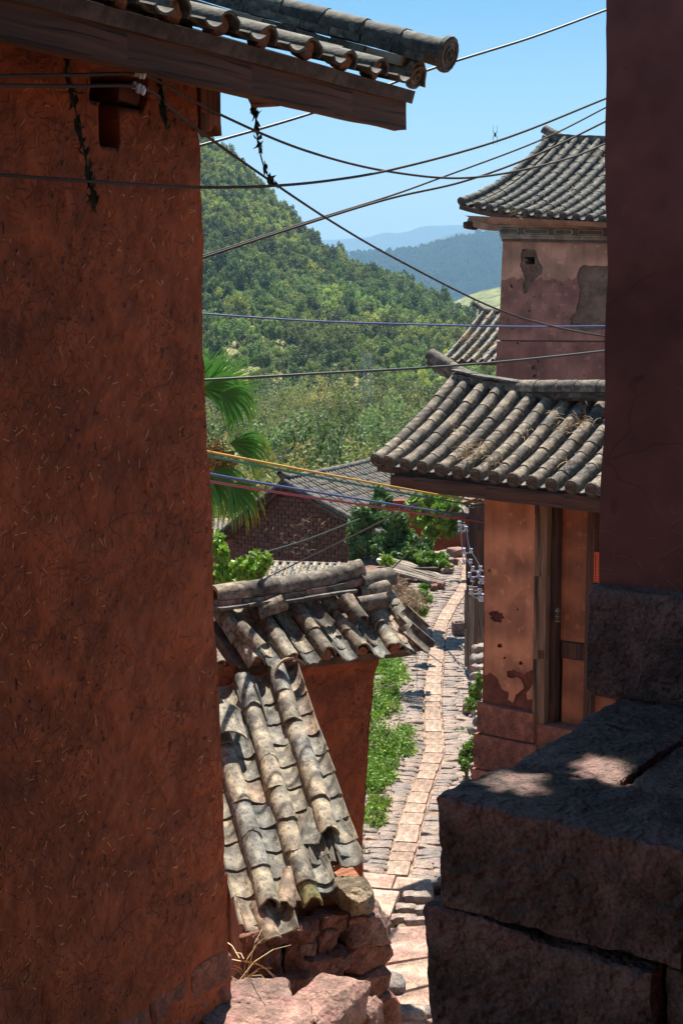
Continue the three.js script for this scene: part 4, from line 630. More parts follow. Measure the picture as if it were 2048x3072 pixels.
// ---------------------------------------------------------------- tower house further off
{
  const e0 = at(1378, 628, 30.6), e1 = at(1795, 664, 28.2), er = e0.clone().lerp(e1, 1.3);
  const run = 3.7, rise = 1.85, P = (u, v) => { const p = e0.clone().lerp(er, u).addScaledVector(G_, -run * v); p.y += rise * (0.56 * v + 0.44 * v * v) + 0.14 * Math.pow(1 - u, 6) * (1 - v) - 0.02; return p; };
  const o = at(1508, 715, 30.1), pl = plane2(o), tower = thing('tower_house', o.clone().setY(-8), 'tall faded purple-red house with upturned tiled roof, painted frieze and peeling plaster', 'house'), roof = sub(tower, 'roof');
  part(roof, 'roof_bed', thickPatch(P, 24, 14, -0.12, -0.015), mat.bed);
  const uu = [0.008]; for (let i = 0; i < 16; i++) { const u = 0.11 + i * 0.068; if (u < 0.99) uu.push(u); }
  const covers = coverSet(0.30, 0.085, 4), pans = panSet(0.30, 0.14, 3);
  tileRoof(roof, P, { covers, pans, rows: uu.length, us: uu, panUs: [0.05, ...uu.slice(2).map(u => u - 0.034)], per: 15, panPer: 14, L: 0.30, panL: 0.32, lift: 0.05, over: 0.05, mats: mat.greyTile, panMats: mat.greyTile, seed: 51, cap: capGeo(0.09), capMat: mat.darkTile[1], rough: 0.014 });
  const sweep = [at(1630, 392, 33.6), at(1650, 402, 33.5), at(1674, 418, 33.4), at(1704, 431, 33.2), at(1745, 438, 33.0), at(1800, 438, 32.6), at(1980, 436, 31.6)];
  ridgeRun(roof, 'ridge_tile', sweep, 0.155, 10, mat.darkTile, 71, 0.03);
  part(roof, 'ridge_band', fin(tubeGeo(sweep.slice(0).map(p => p.clone().add(V(0, -0.15, 0))), 0.10, 40, 6), 0.6), mat.darkTile[2]);
  coursePieces(roof, 'ridge_course', [0.03, 0.3, 0.7, 1].map(u => P(u, 1).add(V(0, 0.02, 0))), 0.2, 0.2, 9, mat.darkTile, 5);
  part(roof, 'ridge_horn', barGeo(at(1650, 428, 33.55), at(1668, 446, 33.4), 0.1, 0.1, UP, 0.01, 3, 6), mat.darkTile[0]);
  // corner bracket stone and plastered soffit
  const sb = at(1508, 690, 30.1), cr = at(1400, 662, 30.5);
  { const A = at(1394, 646, 30.55), B2 = at(1500, 677, 30.12), C2 = at(1840, 686, 28.2), D2 = at(1840, 668, 27.8), g = gridGeo(20, 4, (u, v) => { const lo = B2.clone().lerp(C2, u), hi = A.clone().lerp(D2, u); return lo.lerp(hi, v).add(V(0, -0.05 * Math.sin(v * 3.1), 0)); }, (u, v, p) => [p.x, p.z]); part(tower, 'soffit', g, mat.soffit);
    const s = new THREE.Shape(); [[0, 0], [-0.85, 0.24], [-0.9, 0.13], [-0.55, 0.0], [-0.12, -0.02], [-0.06, -0.12], [0, -0.2]].forEach(([x, y], i) => i ? s.lineTo(x, y) : s.moveTo(x, y)); part(tower, 'corner_corbel', fin(new THREE.ExtrudeGeometry(s, { depth: 0.5, bevelEnabled: true, bevelSize: 0.01, bevelThickness: 0.01 }), 0.5), mat.soffit, basis(E_, UP, G_, o.clone().addScaledVector(E_, 0.03).add(V(0, 0.21, 0)).addScaledVector(G_, -0.45)));
    part(tower, 'purlin_end', stoneGeo(0.16, 0.16, 0.5, 4, 0.01, 3, 5), mat.oldWood, basis(E_, UP, G_, at(1412, 677, 30.6))); }
  // painted frieze: mouldings proud of a dark band, with oblong frames
  const band = (ya, yb, d, m, name, x0 = 1500) => skin(pl, [[x0, ya], [1830, ya + 6], [1830, yb + 6], [x0, yb]], [], d, 0, m, tower, name);
  band(682, 703, 0.07, mat.friezeDark, 'frieze_band', 1504); band(676, 682, 0.12, mat.friezeLight, 'frieze_moulding', 1500); band(703, 708, 0.10, mat.friezeLight, 'frieze_moulding', 1505); band(709, 716, 0.085, mat.friezeLight, 'frieze_moulding', 1506); band(717, 724, 0.06, mat.friezeDark, 'frieze_band', 1508);
  [[1503, 1562], [1576, 1652], [1666, 1724], [1736, 1816]].forEach(([a, b], i) => { const q = (x0, x1, y0, y1) => [[x0 + 4, y0], [x1 - 4, y0], [x1, (y0 + y1) / 2], [x1 - 4, y1], [x0 + 4, y1], [x0, (y0 + y1) / 2]].map(([x, y]) => [x, y + (x - 1500) * 0.019]); skin(pl, q(a, b, 684.5, 701), [q(a + 3.5, b - 3.5, 687, 698.5)], 0.09, 0, mat.friezeLight, tower, 'frieze_frame'); });
  // wall: coarse earth core with a putlog hole, faded plaster above, darker plaster below
  { const hole = [[1568, 770], [1600, 770], [1600, 793], [1572, 793]];
    skin(pl, [[1508, 716], [1840, 716], [1840, 1240], [1487, 1240]], [hole], 0.3, -0.345, mat.mudGrey, tower, 'wall_core'); skin(pl, [[1508, 716], [1840, 716], [1840, 1240], [1487, 1240]], [], 0.1, -0.55, mat.mudDark, tower, 'wall_back');
    [[1570, 1600, 761, 769], [1569, 1578, 778, 783], [1576, 1590, 797, 812], [1592, 1604, 800, 812], [1580, 1594, 824, 836], [1586, 1596, 838, 850]].forEach(([a, b, c, d]) => skin(pl, [[a, c], [b, c], [b, d], [a, d]], [], 0.015, -0.045, mat.adobe[2], tower, 'brick')); }
  const h1 = ragged([[1566, 745], [1590, 748], [1608, 752], [1612, 775], [1628, 800], [1624, 820], [1600, 840], [1586, 855], [1580, 878], [1570, 882], [1566, 850], [1574, 840], [1566, 815], [1560, 800], [1562, 775], [1560, 758]], 2.5, 7, 4);
  const h2 = ragged([[1738, 802], [1752, 796], [1835, 798], [1835, 985], [1800, 990], [1748, 992], [1712, 972], [1708, 955], [1724, 938], [1732, 900], [1738, 870], [1728, 830]], 2.5, 9, 5);
  const spots = [[1546, 820, 3, 5], [1532, 860, 4, 5], [1586, 932, 2.5, 3], [1631, 826, 2, 4], [1667, 821, 3, 2], [1683, 853, 4, 1.5], [1600, 890, 1.5, 2], [1646, 788, 1.5, 3], [1690, 880, 1.5, 2], [1522, 960, 2, 3], [1535, 985, 3, 2.5]].map(([x, y, a, b], i) => blob(x, y, a, b, i + 4, 12, 0.4));
  { const q = rng(29); for (let k = 0; k < 46; k++) { const x = lerp(1516, 1800, q()), y = lerp(735, 1008, q()), z = 0.8 + q() * q() * 2; if ((x > 1552 && x < 1640 && y < 895) || x > 1700) continue; if (spots.some(h => Math.hypot(h[0][0] - x, h[0][1] - y) < 12)) continue; spots.push(blob(x, y, z, z * (0.6 + q()), k + 60, 9, 0.4)); } }
  const low = y => 1498 - (y - 950) * 0.03;
  // faded and unfaded coats meet in a ragged line
  const seam = []; for (let i = 0; i <= 40; i++) { const x = lerp(1506, 1836, i / 40); seam.push([x, 838 + 9 * fbm(x * 0.05, 1, 4, 4) * 2 + 5 * noise(x * 0.3, 2)]); }
  const gap1 = [...h1.slice(44), ...h1.slice(0, 25)], gap2 = [...h2.slice(55), ...h2.slice(0, 10)], low_ = [...seam.filter(p => p[0] < 1566), ...gap1, ...seam.filter(p => p[0] > 1606 && p[0] < 1726), ...gap2, [1836, 798]]; low_[0] = [1502, low_[0][1]];
  const upper = [[1507, 722], [1836, 724], ...low_.slice().reverse()];
  const clipTo = (h, y0, y1) => h.map(([x, y]) => [x, clamp(y, y0, y1)]);
  // the plaster is one coat with holes; its faded part is a thin wash over it
  const coat = [[1507, 722], [1842, 724], [1842, 1022], [1490, 1020], [1497, 960], [1502, 840]];
  skin(pl, coat, [h1, h2, ...spots], 0.04, -0.045, M({ color: C(0.31, 0.145, 0.108), map: rep(plasterColor, 1 / 1.5), bumpMap: rep(plasterBump, 1 / 1.5), bumpScale: 0.012 }), tower, 'plaster');
  skin(pl, upper, [], 0.003, -0.0045, mat.towerHigh, tower, 'faded_wash');
  skin(pl, ragged([[1490, 1024], [1842, 1028], [1842, 1240], [1484, 1240]], 0.8, 4, 10), [[1552, 1030, 4, 4], [1614, 1084, 5, 3.5], [1600, 1103, 7, 6], [1603, 1128, 4, 5], [1751, 1127, 2, 4]].map(([x, y, a, b], i) => blob(x, y, a, b, i + 44, 12, 0.4)), 0.05, -0.045, mat.towerLow, tower, 'plaster');
  { const g = new THREE.BoxGeometry(4.5, 9, 3); g.translate(2.32, -4.3, -2.2); part(tower, 'side_wall', fin(g), mat.mudGrey, pl.m()); }
}
// ---------------------------------------------------------------- roof behind the tower
{
  const tl = at(1448, 944, 39.5), bl = at(1328, 1085, 38.6), tr = tl.clone().addScaledVector(E_, 2.6), br = bl.clone().addScaledVector(E_, 2.6), P = bilinear(bl, br, tl, tr, 0.06);
  const h = thing('outhouse', bl.clone().setY(-8), 'small grey tiled outhouse with dry grass on its roof, behind the tall purple-red house', 'outhouse'), roof = sub(h, 'roof');
  part(roof, 'roof_bed', thickPatch(P, 8, 8, -0.1, -0.015), mat.bed);
  tileRoof(roof, P, { covers: coverSet(0.3, 0.08, 3), pans: panSet(0.3, 0.13, 2), rows: 8, us: [0.01, 0.13, 0.25, 0.37, 0.5, 0.62, 0.75, 0.87], panUs: [0.07, 0.19, 0.31, 0.43, 0.56, 0.68, 0.81], per: 8, panPer: 7, L: 0.3, panL: 0.3, lift: 0.05, mats: mat.tile, panMats: mat.pan, seed: 81, rough: 0.015 });
  const s = [at(1420, 913, 39.9), at(1440, 928, 39.8), at(1470, 936, 39.6), at(1520, 940, 39.3), at(1600, 942, 39)]; ridgeRun(roof, 'ridge_tile', s, 0.10, 5, mat.darkTile, 83); coursePieces(roof, 'ridge_course', s.slice(1).map(p => p.clone().add(V(0, -0.12, 0))), 0.16, 0.16, 4, mat.darkTile, 2);
  part(h, 'wall', fin(new THREE.BoxGeometry(2.4, 6, 1.2), 0.5).applyMatrix4(basis(E_, UP, G_, tl.clone().addScaledVector(E_, 1.4).addScaledVector(G_, 0.3).setY(-4.3))), mat.mud);
}
// ---------------------------------------------------------------- adobe house below, its gable towards the viewer
{
  const A = at(852, 1448, 50), rk = at(1150, 1612, 47.2), lk = at(640, 1622, 51.8), R2 = at(1136, 1384, 57.2).lerp(A, -0.35), back = R2.clone().sub(A);
  const o = at(840, 1660, 49.8), house = thing('adobe_house', o.clone().setY(-9.6), 'old adobe brick house with wide grey tiled roof below the path, beside the palm', 'house'), roof = sub(house, 'roof');
  const aR = rk.clone().sub(A), Pr = bilinear(rk.clone().addScaledVector(aR, 0.35), rk.clone().addScaledVector(aR, 0.35).add(back), A, R2, 0.12), Pl = bilinear(lk.clone().add(back), lk, R2, A, 0.1);
  for (const [P, seed, nr, per] of [[Pr, 5, 40, 17], [Pl, 6, 40, 12]]) {
    part(roof, 'roof_bed', thickPatch(P, 20, 10, -0.12, -0.02), mat.bed);
    const r = rng(seed), cg = coverSet(0.36, 0.095, 2).map(g => g), gs = [[], [], []];
    for (let i = 0; i < nr; i++) for (let j = 0; j < per; j++) { if (r() < 0.02) continue; const u = (i + 0.5) / nr, f = frameOf(P, u, (j + 0.5) / per); f.p = P(u, j / per); gs[(r() * 3) | 0].push(cg[(r() * 2) | 0].clone().applyMatrix4(basis(f.X.applyAxisAngle(f.Y, (r() - 0.5) * 0.1), f.Y, f.Z, f.p.addScaledVector(f.Y, 0.04 + (r() - 0.5) * 0.03).addScaledVector(f.Z, -0.33)))); }
    gs.forEach((g, k) => stuff(part(roof, 'roof_tiles', mergeGeometries(g), [mat.greyTile[2], mat.brownTile[1], mat.greyTile[0]][k])));
  }
  // ridge, finial, rakes
  const s = [A.clone().add(V(-0.15, 0.32, 0.2)), A.clone().add(V(0, 0.16, -0.3)), A.clone().lerp(R2, 0.3).add(V(0, 0.08, 0)), A.clone().lerp(R2, 0.7).add(V(0, 0.1, 0)), R2.clone().add(V(0, 0.2, 0))]; ridgeRun(roof, 'ridge_tile', s, 0.13, 14, mat.darkTile, 91); part(roof, 'ridge_band', fin(tubeGeo(s.slice(1).map(p => p.clone().add(V(0, -0.1, 0))), 0.1, 30, 5)), mat.friezeDark);
  part(roof, 'finial', barGeo(at(838, 1420, 49.9), at(856, 1448, 49.9), 0.12, 0.16, V(1, 0, 0), 0.03, 5, 3), mat.darkTile[0]);
  ridgeRun(roof, 'verge_tile', [A.clone().add(V(0, 0.06, 0.1)), rk.clone().addScaledVector(aR, 0.35).add(V(0, 0.06, 0.1))], 0.12, 14, mat.greyTile, 95); ridgeRun(roof, 'verge_tile', [A.clone().add(V(0, 0.06, 0.1)), lk.clone().add(V(0, 0.06, 0.1))], 0.12, 11, mat.greyTile, 97);
  const ax = rk.clone().sub(lk).setY(0).normalize(), nz = V(-ax.z, 0, ax.x); if (nz.z < 0) nz.negate();
  const w0 = A.clone().addScaledVector(nz, -0.35), lw = lk.clone().addScaledVector(nz, -0.35), rw = rk.clone().addScaledVector(aR, 0.2).addScaledVector(nz, -0.35), S = p => p.clone().sub(w0).dot(ax);
  const roofY = s2 => s2 > 0 ? lerp(w0.y, rw.y, s2 / S(rw)) : lerp(w0.y, lw.y, s2 / S(lw));
  const sL = S(onPlane(700, 1640, w0, nz)), sR = S(rw) - 0.4, sh = new THREE.Shape(); sh.moveTo(sL, -9.8); sh.lineTo(sR, -9.8); sh.lineTo(sR, roofY(sR) - 0.1); sh.lineTo(0, w0.y - 0.1); sh.lineTo(sL, roofY(sL) - 0.1);
  const wm = basis(ax, UP, nz, w0.clone().setY(0)); part(house, 'wall_core', boxUV(new THREE.ExtrudeGeometry(sh, { depth: 0.8, bevelEnabled: false })), mat.mortar, wm.clone().multiply(new THREE.Matrix4().makeTranslation(0, 0, -0.83)));
  const bg = [1, 2, 3].map(k => stoneGeo(0.30, 0.145, 0.10, 12, 0.006, k, 2, 0.5, 1)), r = rng(17); let n = 0; const rest = [];
  for (let row = 0; row < 28; row++) { const y = -5.35 - row * 0.155; for (let s2 = sL + (row % 2) * 0.16 + 0.1; s2 < sR - 0.1; s2 += 0.318) { if (y + 0.12 > roofY(s2) - 0.12 || r() < 0.015) continue; const q = wm.clone().multiply(new THREE.Matrix4().makeTranslation(s2 + (r() - 0.5) * 0.02, y + (r() - 0.5) * 0.012, -0.04 + r() * 0.022)).multiply(new THREE.Matrix4().makeRotationZ((r() - 0.5) * 0.03)); const g = bg[n % 3], m = (r() * 3) | 0; if (n < 300) part(house, 'brick', g, mat.adobe[m], q); else rest.push(g.clone().applyMatrix4(q)); n++; } }
  if (rest.length) stuff(part(house, 'lower_bricks', mergeGeometries(rest), mat.adobe[1]));
  // side wing at the left with its own eave
  const wl = at(655, 1590, 53), P3 = bilinear(at(640, 1612, 52.6), at(712, 1612, 52.2), at(640, 1560, 53.6), at(735, 1560, 53.2)); part(roof, 'wing_bed', thickPatch(P3, 4, 4, -0.1, 0), mat.bed);
  for (let i = 0; i < 6; i++) { const a = P3((i + 0.5) / 6, 0), b = P3((i + 0.5) / 6, 1); ridgeRun(roof, 'wing_tile', [b.add(V(0, 0.03, 0)), a.add(V(0, 0.03, 0))], 0.08, 3, mat.tile, 100 + i); }
  part(house, 'wing_wall', fin(new THREE.BoxGeometry(1.6, 3, 0.5)).applyMatrix4(new THREE.Matrix4().setPosition(at(660, 1700, 53.5))), mat.towerLow);
}
{ // low shed in front of the adobe house, a pole laid along its top
  const P = bilinear(at(750, 1765, 40.2), at(1010, 1765, 39.2), at(775, 1690, 41.6), at(1030, 1698, 40.4)), h = thing('tiled_shed', at(880, 1780, 40).setY(-9.4), 'low open shed roofed with grey tiles, a long pole laid along its ridge', 'shed'), roof = sub(h, 'roof');
  part(roof, 'roof_bed', thickPatch(P, 6, 4, -0.08, -0.01), mat.bed);
  tileRoof(roof, P, { covers: coverSet(0.34, 0.085, 3), pans: panSet(0.34, 0.13, 2), rows: 11, per: 4, L: 0.34, panL: 0.34, lift: 0.04, mats: mat.tile, panMats: mat.pan, seed: 7, rough: 0.02 });
  part(h, 'ridge_pole', fin(tubeGeo([at(735, 1668, 41.6), at(800, 1683, 41.4), at(950, 1690, 40.9), at(1160, 1698, 40.2)], 0.045, 30, 7), 1), mat.greyWood[1]);
  part(h, 'ridge_pole', fin(tubeGeo([at(830, 1692, 41.3), at(1000, 1700, 40.6), at(1130, 1706, 40.1)], 0.03, 20, 6), 1), mat.greyWood[0]);
  part(h, 'wall', fin(new THREE.BoxGeometry(3.0, 3.2, 0.8)).applyMatrix4(new THREE.Matrix4().setPosition(at(890, 1800, 40.9).setY(-9.1))), mat.mortar);
}

// ---------------------------------------------------------------- dark stone ledge and earth pillar beside the viewer
{
  const c0 = at(1306, 2395, 3.5), fr = at(2000, 2540, 3.16), bk = at(1716, 2058, 4.72);
  const A = fr.clone().sub(c0).setY(0).normalize(), B = V(A.z, 0, -A.x); if (B.z > 0) B.negate();
  const top = c0.y, ledge = thing('stone_ledge', c0.clone().setY(-3.0), 'dark sandstone ledge of big squared blocks at the foot of the purple pillar', 'ledge');
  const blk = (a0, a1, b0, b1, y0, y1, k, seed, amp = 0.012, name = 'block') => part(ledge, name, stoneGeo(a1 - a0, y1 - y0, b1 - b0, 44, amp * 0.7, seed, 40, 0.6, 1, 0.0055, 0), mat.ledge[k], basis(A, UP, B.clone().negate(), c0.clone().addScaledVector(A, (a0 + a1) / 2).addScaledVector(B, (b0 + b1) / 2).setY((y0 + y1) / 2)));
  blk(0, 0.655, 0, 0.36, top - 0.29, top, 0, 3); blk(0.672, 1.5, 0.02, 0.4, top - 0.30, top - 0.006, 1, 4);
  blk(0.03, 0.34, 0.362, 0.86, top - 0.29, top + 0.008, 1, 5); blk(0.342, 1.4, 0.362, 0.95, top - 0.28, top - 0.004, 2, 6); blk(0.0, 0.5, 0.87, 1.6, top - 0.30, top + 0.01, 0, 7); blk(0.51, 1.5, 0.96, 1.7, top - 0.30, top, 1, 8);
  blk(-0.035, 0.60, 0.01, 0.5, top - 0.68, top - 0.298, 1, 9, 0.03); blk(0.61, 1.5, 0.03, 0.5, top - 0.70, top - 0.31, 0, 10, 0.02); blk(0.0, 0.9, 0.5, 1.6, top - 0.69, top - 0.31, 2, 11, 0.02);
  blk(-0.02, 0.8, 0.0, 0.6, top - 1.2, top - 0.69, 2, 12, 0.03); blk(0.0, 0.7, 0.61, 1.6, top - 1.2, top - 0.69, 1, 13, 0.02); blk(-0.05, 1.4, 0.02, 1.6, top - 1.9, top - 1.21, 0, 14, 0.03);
  // pillar on its own base stone
  const p0 = at(1727, 2092, 4.55), py1 = at(1727, 1752, 4.55).y, pil = thing('earth_pillar', p0.clone(), 'tall purple-brown plastered pillar on a squared stone, rising from the dark ledge', 'pillar');
  const blk2 = (a0, a1, b0, b1, y0, y1, m, seed, amp, name, n = 18, seg = 14) => part(pil, name, stoneGeo(a1 - a0, y1 - y0, b1 - b0, n, amp, seed, seg, 0.7, 1), m, basis(A, UP, B.clone().negate(), p0.clone().addScaledVector(A, (a0 + a1) / 2).addScaledVector(B, (b0 + b1) / 2).setY((y0 + y1) / 2)));
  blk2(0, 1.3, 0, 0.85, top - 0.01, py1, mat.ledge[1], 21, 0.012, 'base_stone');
  const w0 = at(1800, 1500, 4.62), off = w0.clone().sub(p0).dot(A), offB = 0.07;
  const H = 3.6, g = new THREE.BoxGeometry(2.6, H, 1.1, 40, 90, 16); displace(g, v => { const s = 0.022; v.x += s * fbm(v.y * 2.5, v.z * 2, 1, 5) - (v.y / H) * 0.05; v.z += 0.012 * fbm(v.x * 2, v.y * 2, 4, 4); });
  part(pil, 'plaster', fin(g, 0.8, 1), mat.purple, basis(A, UP, B.clone().negate(), p0.clone().addScaledVector(A, off + 1.3).addScaledVector(B, offB + 0.55).setY(py1 + H / 2 - 0.01)));
}
// ---------------------------------------------------------------- outside the frame: the lane's upper wall behind the viewer and the tree that dapples the ledge
{
  const w = thing('earth_house', V(0, -2, 5), 'high red earth wall of the upper house behind the steps', 'house');
  const g = new THREE.BoxGeometry(12, 6, 0.6, 30, 16, 1); displace(g, v => { v.z += 0.05 * fbm(v.x, v.y, 1, 4); }); part(w, 'wall', fin(g, 0.8), mat.mudDark, new THREE.Matrix4().setPosition(V(0, 0.6, 4.2)));
  const g2 = new THREE.BoxGeometry(0.6, 6, 9, 1, 16, 20); displace(g2, v => { v.x += 0.05 * fbm(v.z, v.y, 1, 4); }); part(w, 'wall', fin(g2, 0.8), mat.mudDark, new THREE.Matrix4().setPosition(V(2.6, 0.6, -0.6)));
  const P = bilinear(V(-5.0, 1.9, -1.6), V(2.9, 1.9, -2.3), V(-5.0, 3.1, 4.0), V(2.9, 3.1, 4.0)); part(w, 'roof', thickPatch(P, 4, 4, -0.12, 0), mat.bed);
  const spots = [at(1565, 2375, 3.62), at(1815, 2335, 3.72), at(1660, 2120, 4.45), at(1700, 2235, 4.05), at(1500, 2290, 3.85)], rad = [0.075, 0.085, 0.06, 0, 0];
  const tree = thing('walnut_tree', V(2.4, -1.6, -7.2), 'leafy tree overhanging the dark ledge beyond the pillar', 'tree'), r = rng(66), pos = [];
  const centre = V(0.75, 2.9, -6.4);
  while (pos.length < 13000) { const q = V(r() * 2 - 1, r() * 2 - 1, r() * 2 - 1); if (q.length() > 1) continue; const p = V(centre.x + q.x * 1.75, centre.y + 0.5 + q.y * 0.8, centre.z + q.z * 2.1); let keep = true; spots.forEach((s, k) => { const d = p.clone().sub(s), t = d.dot(sunDir), e = d.addScaledVector(sunDir, -t).length(); if (rad[k] && e < rad[k] + 0.05) keep = false; }); if (keep && p.y > 0.225 * -p.z + 0.4) pos.push(p); }
  part(tree, 'crown', leaves(pos.length, 0.16, (q, i) => [pos[i], UP], [[0.06, 0.12, 0.03], [0.08, 0.15, 0.035]], 8, { width: 0.6, face: 0.75 }), leafMat);
  part(tree, 'trunk', fin(tubeGeo([V(2.4, -1.6, -7.2), V(2.3, 0.5, -7.0), V(2.0, 2.2, -6.6), V(1.2, 3.2, -5.9)], 0.11, 16, 8), 1), mat.greyWood[0]);
}

// ---------------------------------------------------------------- overhead cables
const cable = (name, pts, r, m, label, group) => solo('cable', new THREE.TubeGeometry(new THREE.CatmullRomCurve3(pts.map(p => at(...p))), 90, r, 6, false), m, label, 'cable', group);
cable('c', [[1830, 25, 15], [1600, 110, 14.6], [1290, 208, 14], [940, 338, 13.3], [588, 440, 12.6], [480, 470, 12.4]], 0.012, mat.black, 'black cable passing behind the end of the tiled eave');
cable('c', [[-20, 523, 6.5], [300, 546, 7.0], [588, 562, 7.7], [810, 558, 8.2], [1000, 540, 8.8], [1175, 509, 9.3], [1500, 420, 10], [1840, 286, 10.8]], 0.008, mat.cable, 'long brown cable sagging across the upper part of the red earth wall');
cable('c', [[-20, 255, 6.4], [200, 258, 6.75], [424, 262, 7.1], [500, 315, 7.5], [588, 385, 8.0], [810, 542, 8.8], [1000, 668, 9.6], [1175, 770, 10.4], [1489, 927, 11.8], [1660, 980, 12.6], [1840, 1014, 13.4]], 0.0085, mat.cable, 'brown cable falling steeply from the wall clamp past the purple-red house');
cable('c', [[-20, 228, 6.4], [250, 224, 6.8], [420, 222, 7.1], [483, 248, 7.4], [653, 340, 8.2], [914, 451, 9.2], [1175, 516, 10.2], [1410, 533, 11], [1698, 477, 12], [1840, 420, 12.6]], 0.0085, mat.cable, 'brown cable drooping from the wall clamp towards the upturned roof');
cable('c', [[560, 790, 10.8], [914, 673, 11.4], [1175, 594, 12], [1384, 546, 12.4], [1600, 468, 12.9], [1840, 352, 13.4]], 0.0095, mat.cable, 'thicker of the twin cables rising from the wall edge to the right', 'twin cables');
cable('c', [[560, 784, 10.9], [914, 668, 11.5], [1175, 586, 12.1], [1306, 539, 12.5], [1632, 415, 13.3], [1840, 310, 13.8]], 0.008, mat.cable, 'thinner of the twin cables rising from the wall edge to the right', 'twin cables');
cable('c', [[590, 940, 11], [914, 962, 11.6], [1306, 975, 12.6], [1560, 980, 13.2], [1840, 978, 14]], 0.0075, mat.blueCable, 'thin blue and red cable crossing level in front of the hill');
cable('c', [[600, 1141, 11], [914, 1123, 11.6], [1306, 1101, 12.6], [1560, 1080, 13.3], [1840, 1050, 14]], 0.0105, mat.black, 'black cable crossing above the ridge of the gatehouse');
cable('c', [[600, 1350, 10.6], [633, 1357, 10.8], [1000, 1427, 13.6], [1300, 1482, 16.6], [1455, 1508, 17.5]], 0.011, mat.yellowCable, 'yellow cable running to the gatehouse pillar', 'coloured cables to the gatehouse');
cable('c', [[600, 1362, 10.6], [635, 1369, 10.8], [1000, 1441, 13.6], [1300, 1496, 16.6], [1455, 1521, 17.5]], 0.0105, mat.greenCable, 'green cable running to the gatehouse pillar', 'coloured cables to the gatehouse');
cable('c', [[600, 1414, 10.6], [636, 1423, 10.8], [1000, 1485, 13.6], [1300, 1532, 16.6], [1455, 1556, 17.5]], 0.0105, mat.blueCable, 'blue cable running to the gatehouse pillar', 'coloured cables to the gatehouse');
cable('c', [[600, 1437, 10.6], [637, 1445, 10.8], [1000, 1502, 13.6], [1300, 1545, 16.6], [1455, 1566, 17.5]], 0.0105, mat.redCable, 'red cable running to the gatehouse pillar', 'coloured cables to the gatehouse');
cable('c', [[770, 1748, 38], [1050, 1611, 33], [1160, 1556, 31], [1320, 1474, 28]], 0.018, mat.black, 'thin black service line dropping towards the low shed');
cable('c', [[1140, 1742, 34], [1260, 1622, 31], [1398, 1482, 27]], 0.018, mat.black, 'thin black service line above the plank lean-to');
cable('c', [[759, 1667, 40], [900, 1625, 40], [1080, 1556, 38]], 0.018, M({ color: C(0.10, 0.16, 0.13) }), 'thin green line in front of the adobe brick gable');
{ // porcelain clamps that hold the two wall cables
  const k = thing('cable_clamp', at(420, 262, 7.05), 'pair of small porcelain clamps holding two cables to the red wall', 'clamp');
  const lathe = new THREE.LatheGeometry([[0.004, -0.022], [0.018, -0.02], [0.019, -0.008], [0.011, 0], [0.019, 0.008], [0.018, 0.02], [0.004, 0.022]].map(p => new THREE.Vector2(...p)), 10);
  [[416, 222], [425, 223], [410, 258], [420, 264], [424, 272]].forEach(([x, y]) => part(k, 'insulator', lathe, mat.porcelain, new THREE.Matrix4().makeRotationZ(1.2).setPosition(at(x, y, 7.07))));
}
// ---------------------------------------------------------------- dry creepers hanging from the eave
{
  const G = [[0.03, 0.035, 0.015], [0.05, 0.055, 0.02], [0.02, 0.025, 0.012]];
  [[[[192, 130, 7.0], [205, 230, 7.0], [228, 330, 7.02], [250, 430, 7.05], [272, 550, 7.06], [290, 640, 7.08]], 70, 'longest dark dry creeper hanging down the red earth wall'], [[[750, 180, 8.9], [752, 280, 8.85], [768, 360, 8.8], [776, 440, 8.75], [800, 520, 8.7], [832, 562, 8.6]], 60, 'dark dry creeper dangling from the eave down to the crossing cables'], [[[462, 210, 7.4], [480, 260, 7.4], [492, 320, 7.4], [498, 385, 7.4]], 26, 'short dry creeper beside the wall clamps'], [[[610, 150, 8.3], [612, 210, 8.3], [604, 262, 8.3]], 22, 'short dry creeper near the wooden bracket'], [[[440, 60, 7.5], [452, 130, 7.5], [446, 200, 7.5]], 24, 'short leafy creeper over the eave beam']].forEach(([pts, n, label], i) => {
    const ps = pts.map(p => at(...p)), v = thing('creeper', ps[ps.length - 1], label, 'creeper'), c = new THREE.CatmullRomCurve3(ps);
    part(v, 'stem', tubeGeo(ps, 0.0045, 40, 4), mat.cable); part(v, 'leaves', leaves(n, 0.07, q => { const t = Math.floor(q() * 7) / 7 + q() * 0.09; const p = c.getPoint(clamp(t)); return [p.add(V((q() - 0.5) * 0.025, (q() - 0.5) * 0.05, (q() - 0.5) * 0.025)), V(0, 0, 1)]; }, G, 300 + i, { width: 0.35, droop: 2.5 }), M({ color: C(1, 1, 1), vertexColors: true }));
  });
}
